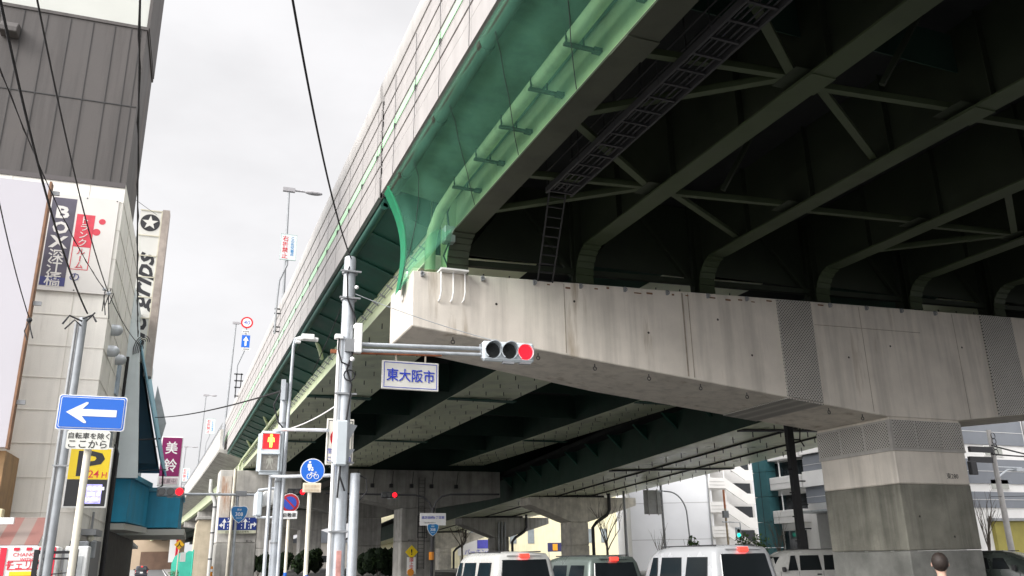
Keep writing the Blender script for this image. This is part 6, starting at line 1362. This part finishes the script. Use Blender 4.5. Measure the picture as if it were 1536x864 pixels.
MB().box(q.x - .3, q.x + .2, 63.8, 64.1, q.z - 2.4, q.z - 1.8).build('equipment_box', GALV_D, op, world=True)
gsig = thing('pedestrian_signal', 'small far vertical signal showing a green lamp near the leafy shrub', 'pedestrian signal', (52, 62, 0)); q = at(1107, 800, 62)
MB().box(q.x - .22, q.x + .22, 61.9, 62.1, q.z - .5, q.z + .5).build('housing', HOUS, gsig, world=True, bevel=.04); MB().disc((q.x, 61.89, q.z + .2), (0, -1, 0), .15, .02).build('dark_lens', LENS, gsig, world=True); MB().disc((q.x, 61.89, q.z - .15), (0, -1, 0), .16, .02).build('green_lens', mat('lit_green', (.02, .75, .5), .3, .1, 9, emit=1.3), gsig, world=True)
MB().tube([(q.x + .3, 62, 0), (q.x + .3, 62, q.z + .9), (q.x - 1.5, 62, q.z + .95)], .05, 6).build('post', GALV, gsig, world=True)
lp_ = thing('utility_pole', 'grey utility pole standing between the mottled pier and the warehouse', 'pole', (46, 76, 0)); q = at(937, 770, 74)
MB().tube([(q.x, 74, 0), (q.x, 74, 8.0)], [.16, .12], 10).build('shaft', GALV_D, lp_, world=True, smooth=True)
# ------------------------------------------------------------------ far end of the side street
eh = thing('house', 'tan low building closing the far end of the side street', 'house', (-2, 330, 0))
MB().box(-16, 8, 330, 345, 0, 14).build('wall', mat('tan_wall', (.46, .36, .26), .8, .1, .3), eh, world=True); MB().box(-6, 6.5, 329.7, 330, 0, 6).build('gate', mat('brown_gate', (.16, .10, .07), .7, .2, .5), eh, world=True); MB().box(-16.5, 8.5, 329.5, 330, 14, 14.8).build('parapet', B_CREAM, eh, world=True)
rb = thing('shop_sign', 'tall red and white sign panel at the far end of the side street', 'sign', (3.6, 250, 2)); MB().box(2.3, 4.9, 250, 250.3, 2.2, 9.5).build('board', S_WHITE, rb, world=True); MB().box(3.9, 4.95, 249.9, 249.99, 2.2, 9.5).build('red_stripe', VR, rb, world=True); MB().tube([(3.6, 250.1, 0), (3.6, 250.1, 2.2)], .15, 8).build('post', GALV_D, rb, world=True)
yd = thing('warning_sign', 'yellow diamond road sign on a post at the kerb of the side street', 'sign', (2.55, 80, .13)); q = at(269, 817, 80)
MB().prism([(q.x - .42, 80, q.z), (q.x, 80, q.z - .42), (q.x + .42, 80, q.z), (q.x, 80, q.z + .42)], (0, .03, 0)).build('diamond', mat('amber_sign', (.75, .42, .02), .4), yd, world=True)
lettering('mark', [('人', .45, 0, 0, 1, .02)], INK_K, yd, face_M((q.x, 79.99, q.z)), world=True)
MB().tube([(q.x, 80.06, .13), (q.x, 80.06, q.z)], .05, 8).build('post', CREAM, yd, world=True); MB().box(q.x + .15, q.x + .6, 79.95, 80, q.z - 1.4, q.z - .65).build('plate', W_PAINT, yd, world=True)
for i, (px, yy, l_) in enumerate(((279, 84, 'turquoise mesh fence panel nearest the tan pillar'), (265, 100, 'turquoise mesh fence panel farther along the side street kerb'))):
    q = at(px, 850, yy); t = thing('fence_panel', l_, 'fence', (q.x, yy, .13), 0, 'turquoise fence panels')
    fm_ = MB(); GT = mat('turquoise_paint', (.06, .48, .36), .5, .1, 2)
    fm_.prism([(q.x - .55, yy, .13), (q.x + .55, yy, .13), (q.x + .55, yy, 2.7), (q.x + .1, yy, 2.75), (q.x - .3, yy, 2.4), (q.x - .55, yy, 1.7)], (0, .06, 0)); fm_.build('panel', GT, t, world=True)
    MB().tube([(q.x + .5, yy - .08, .13), (q.x + .5, yy - .08, 2.85)], .06, 6).build('post', GT, t, world=True)
for i, (px, yy, l_) in enumerate(((318, 70, 'orange delineator post by the rust-streaked pier'), (397, 66, 'orange delineator post right of the slim lamp pole'))):
    q = at(px, 850, yy); t = thing('delineator_post', l_, 'bollard', (q.x, yy, .13), 0, 'orange delineators')
    MB().tube([(0, 0, 0), (0, 0, .05), (0, 0, .06), (0, 0, 1.3)], [.2, .2, .09, .08], 12).build('post', MATS['orange_reflector'], t); MB().tube([(0, 0, .9), (0, 0, 1.1)], .095, 12).build('white_band', S_WHITE, t)
for i, (px, yy, l_) in enumerate(((196, 150, 'dark hanging lantern at the left of the side street gap'), (222, 150, 'dark hanging lantern at the right of the side street gap'))):
    pass
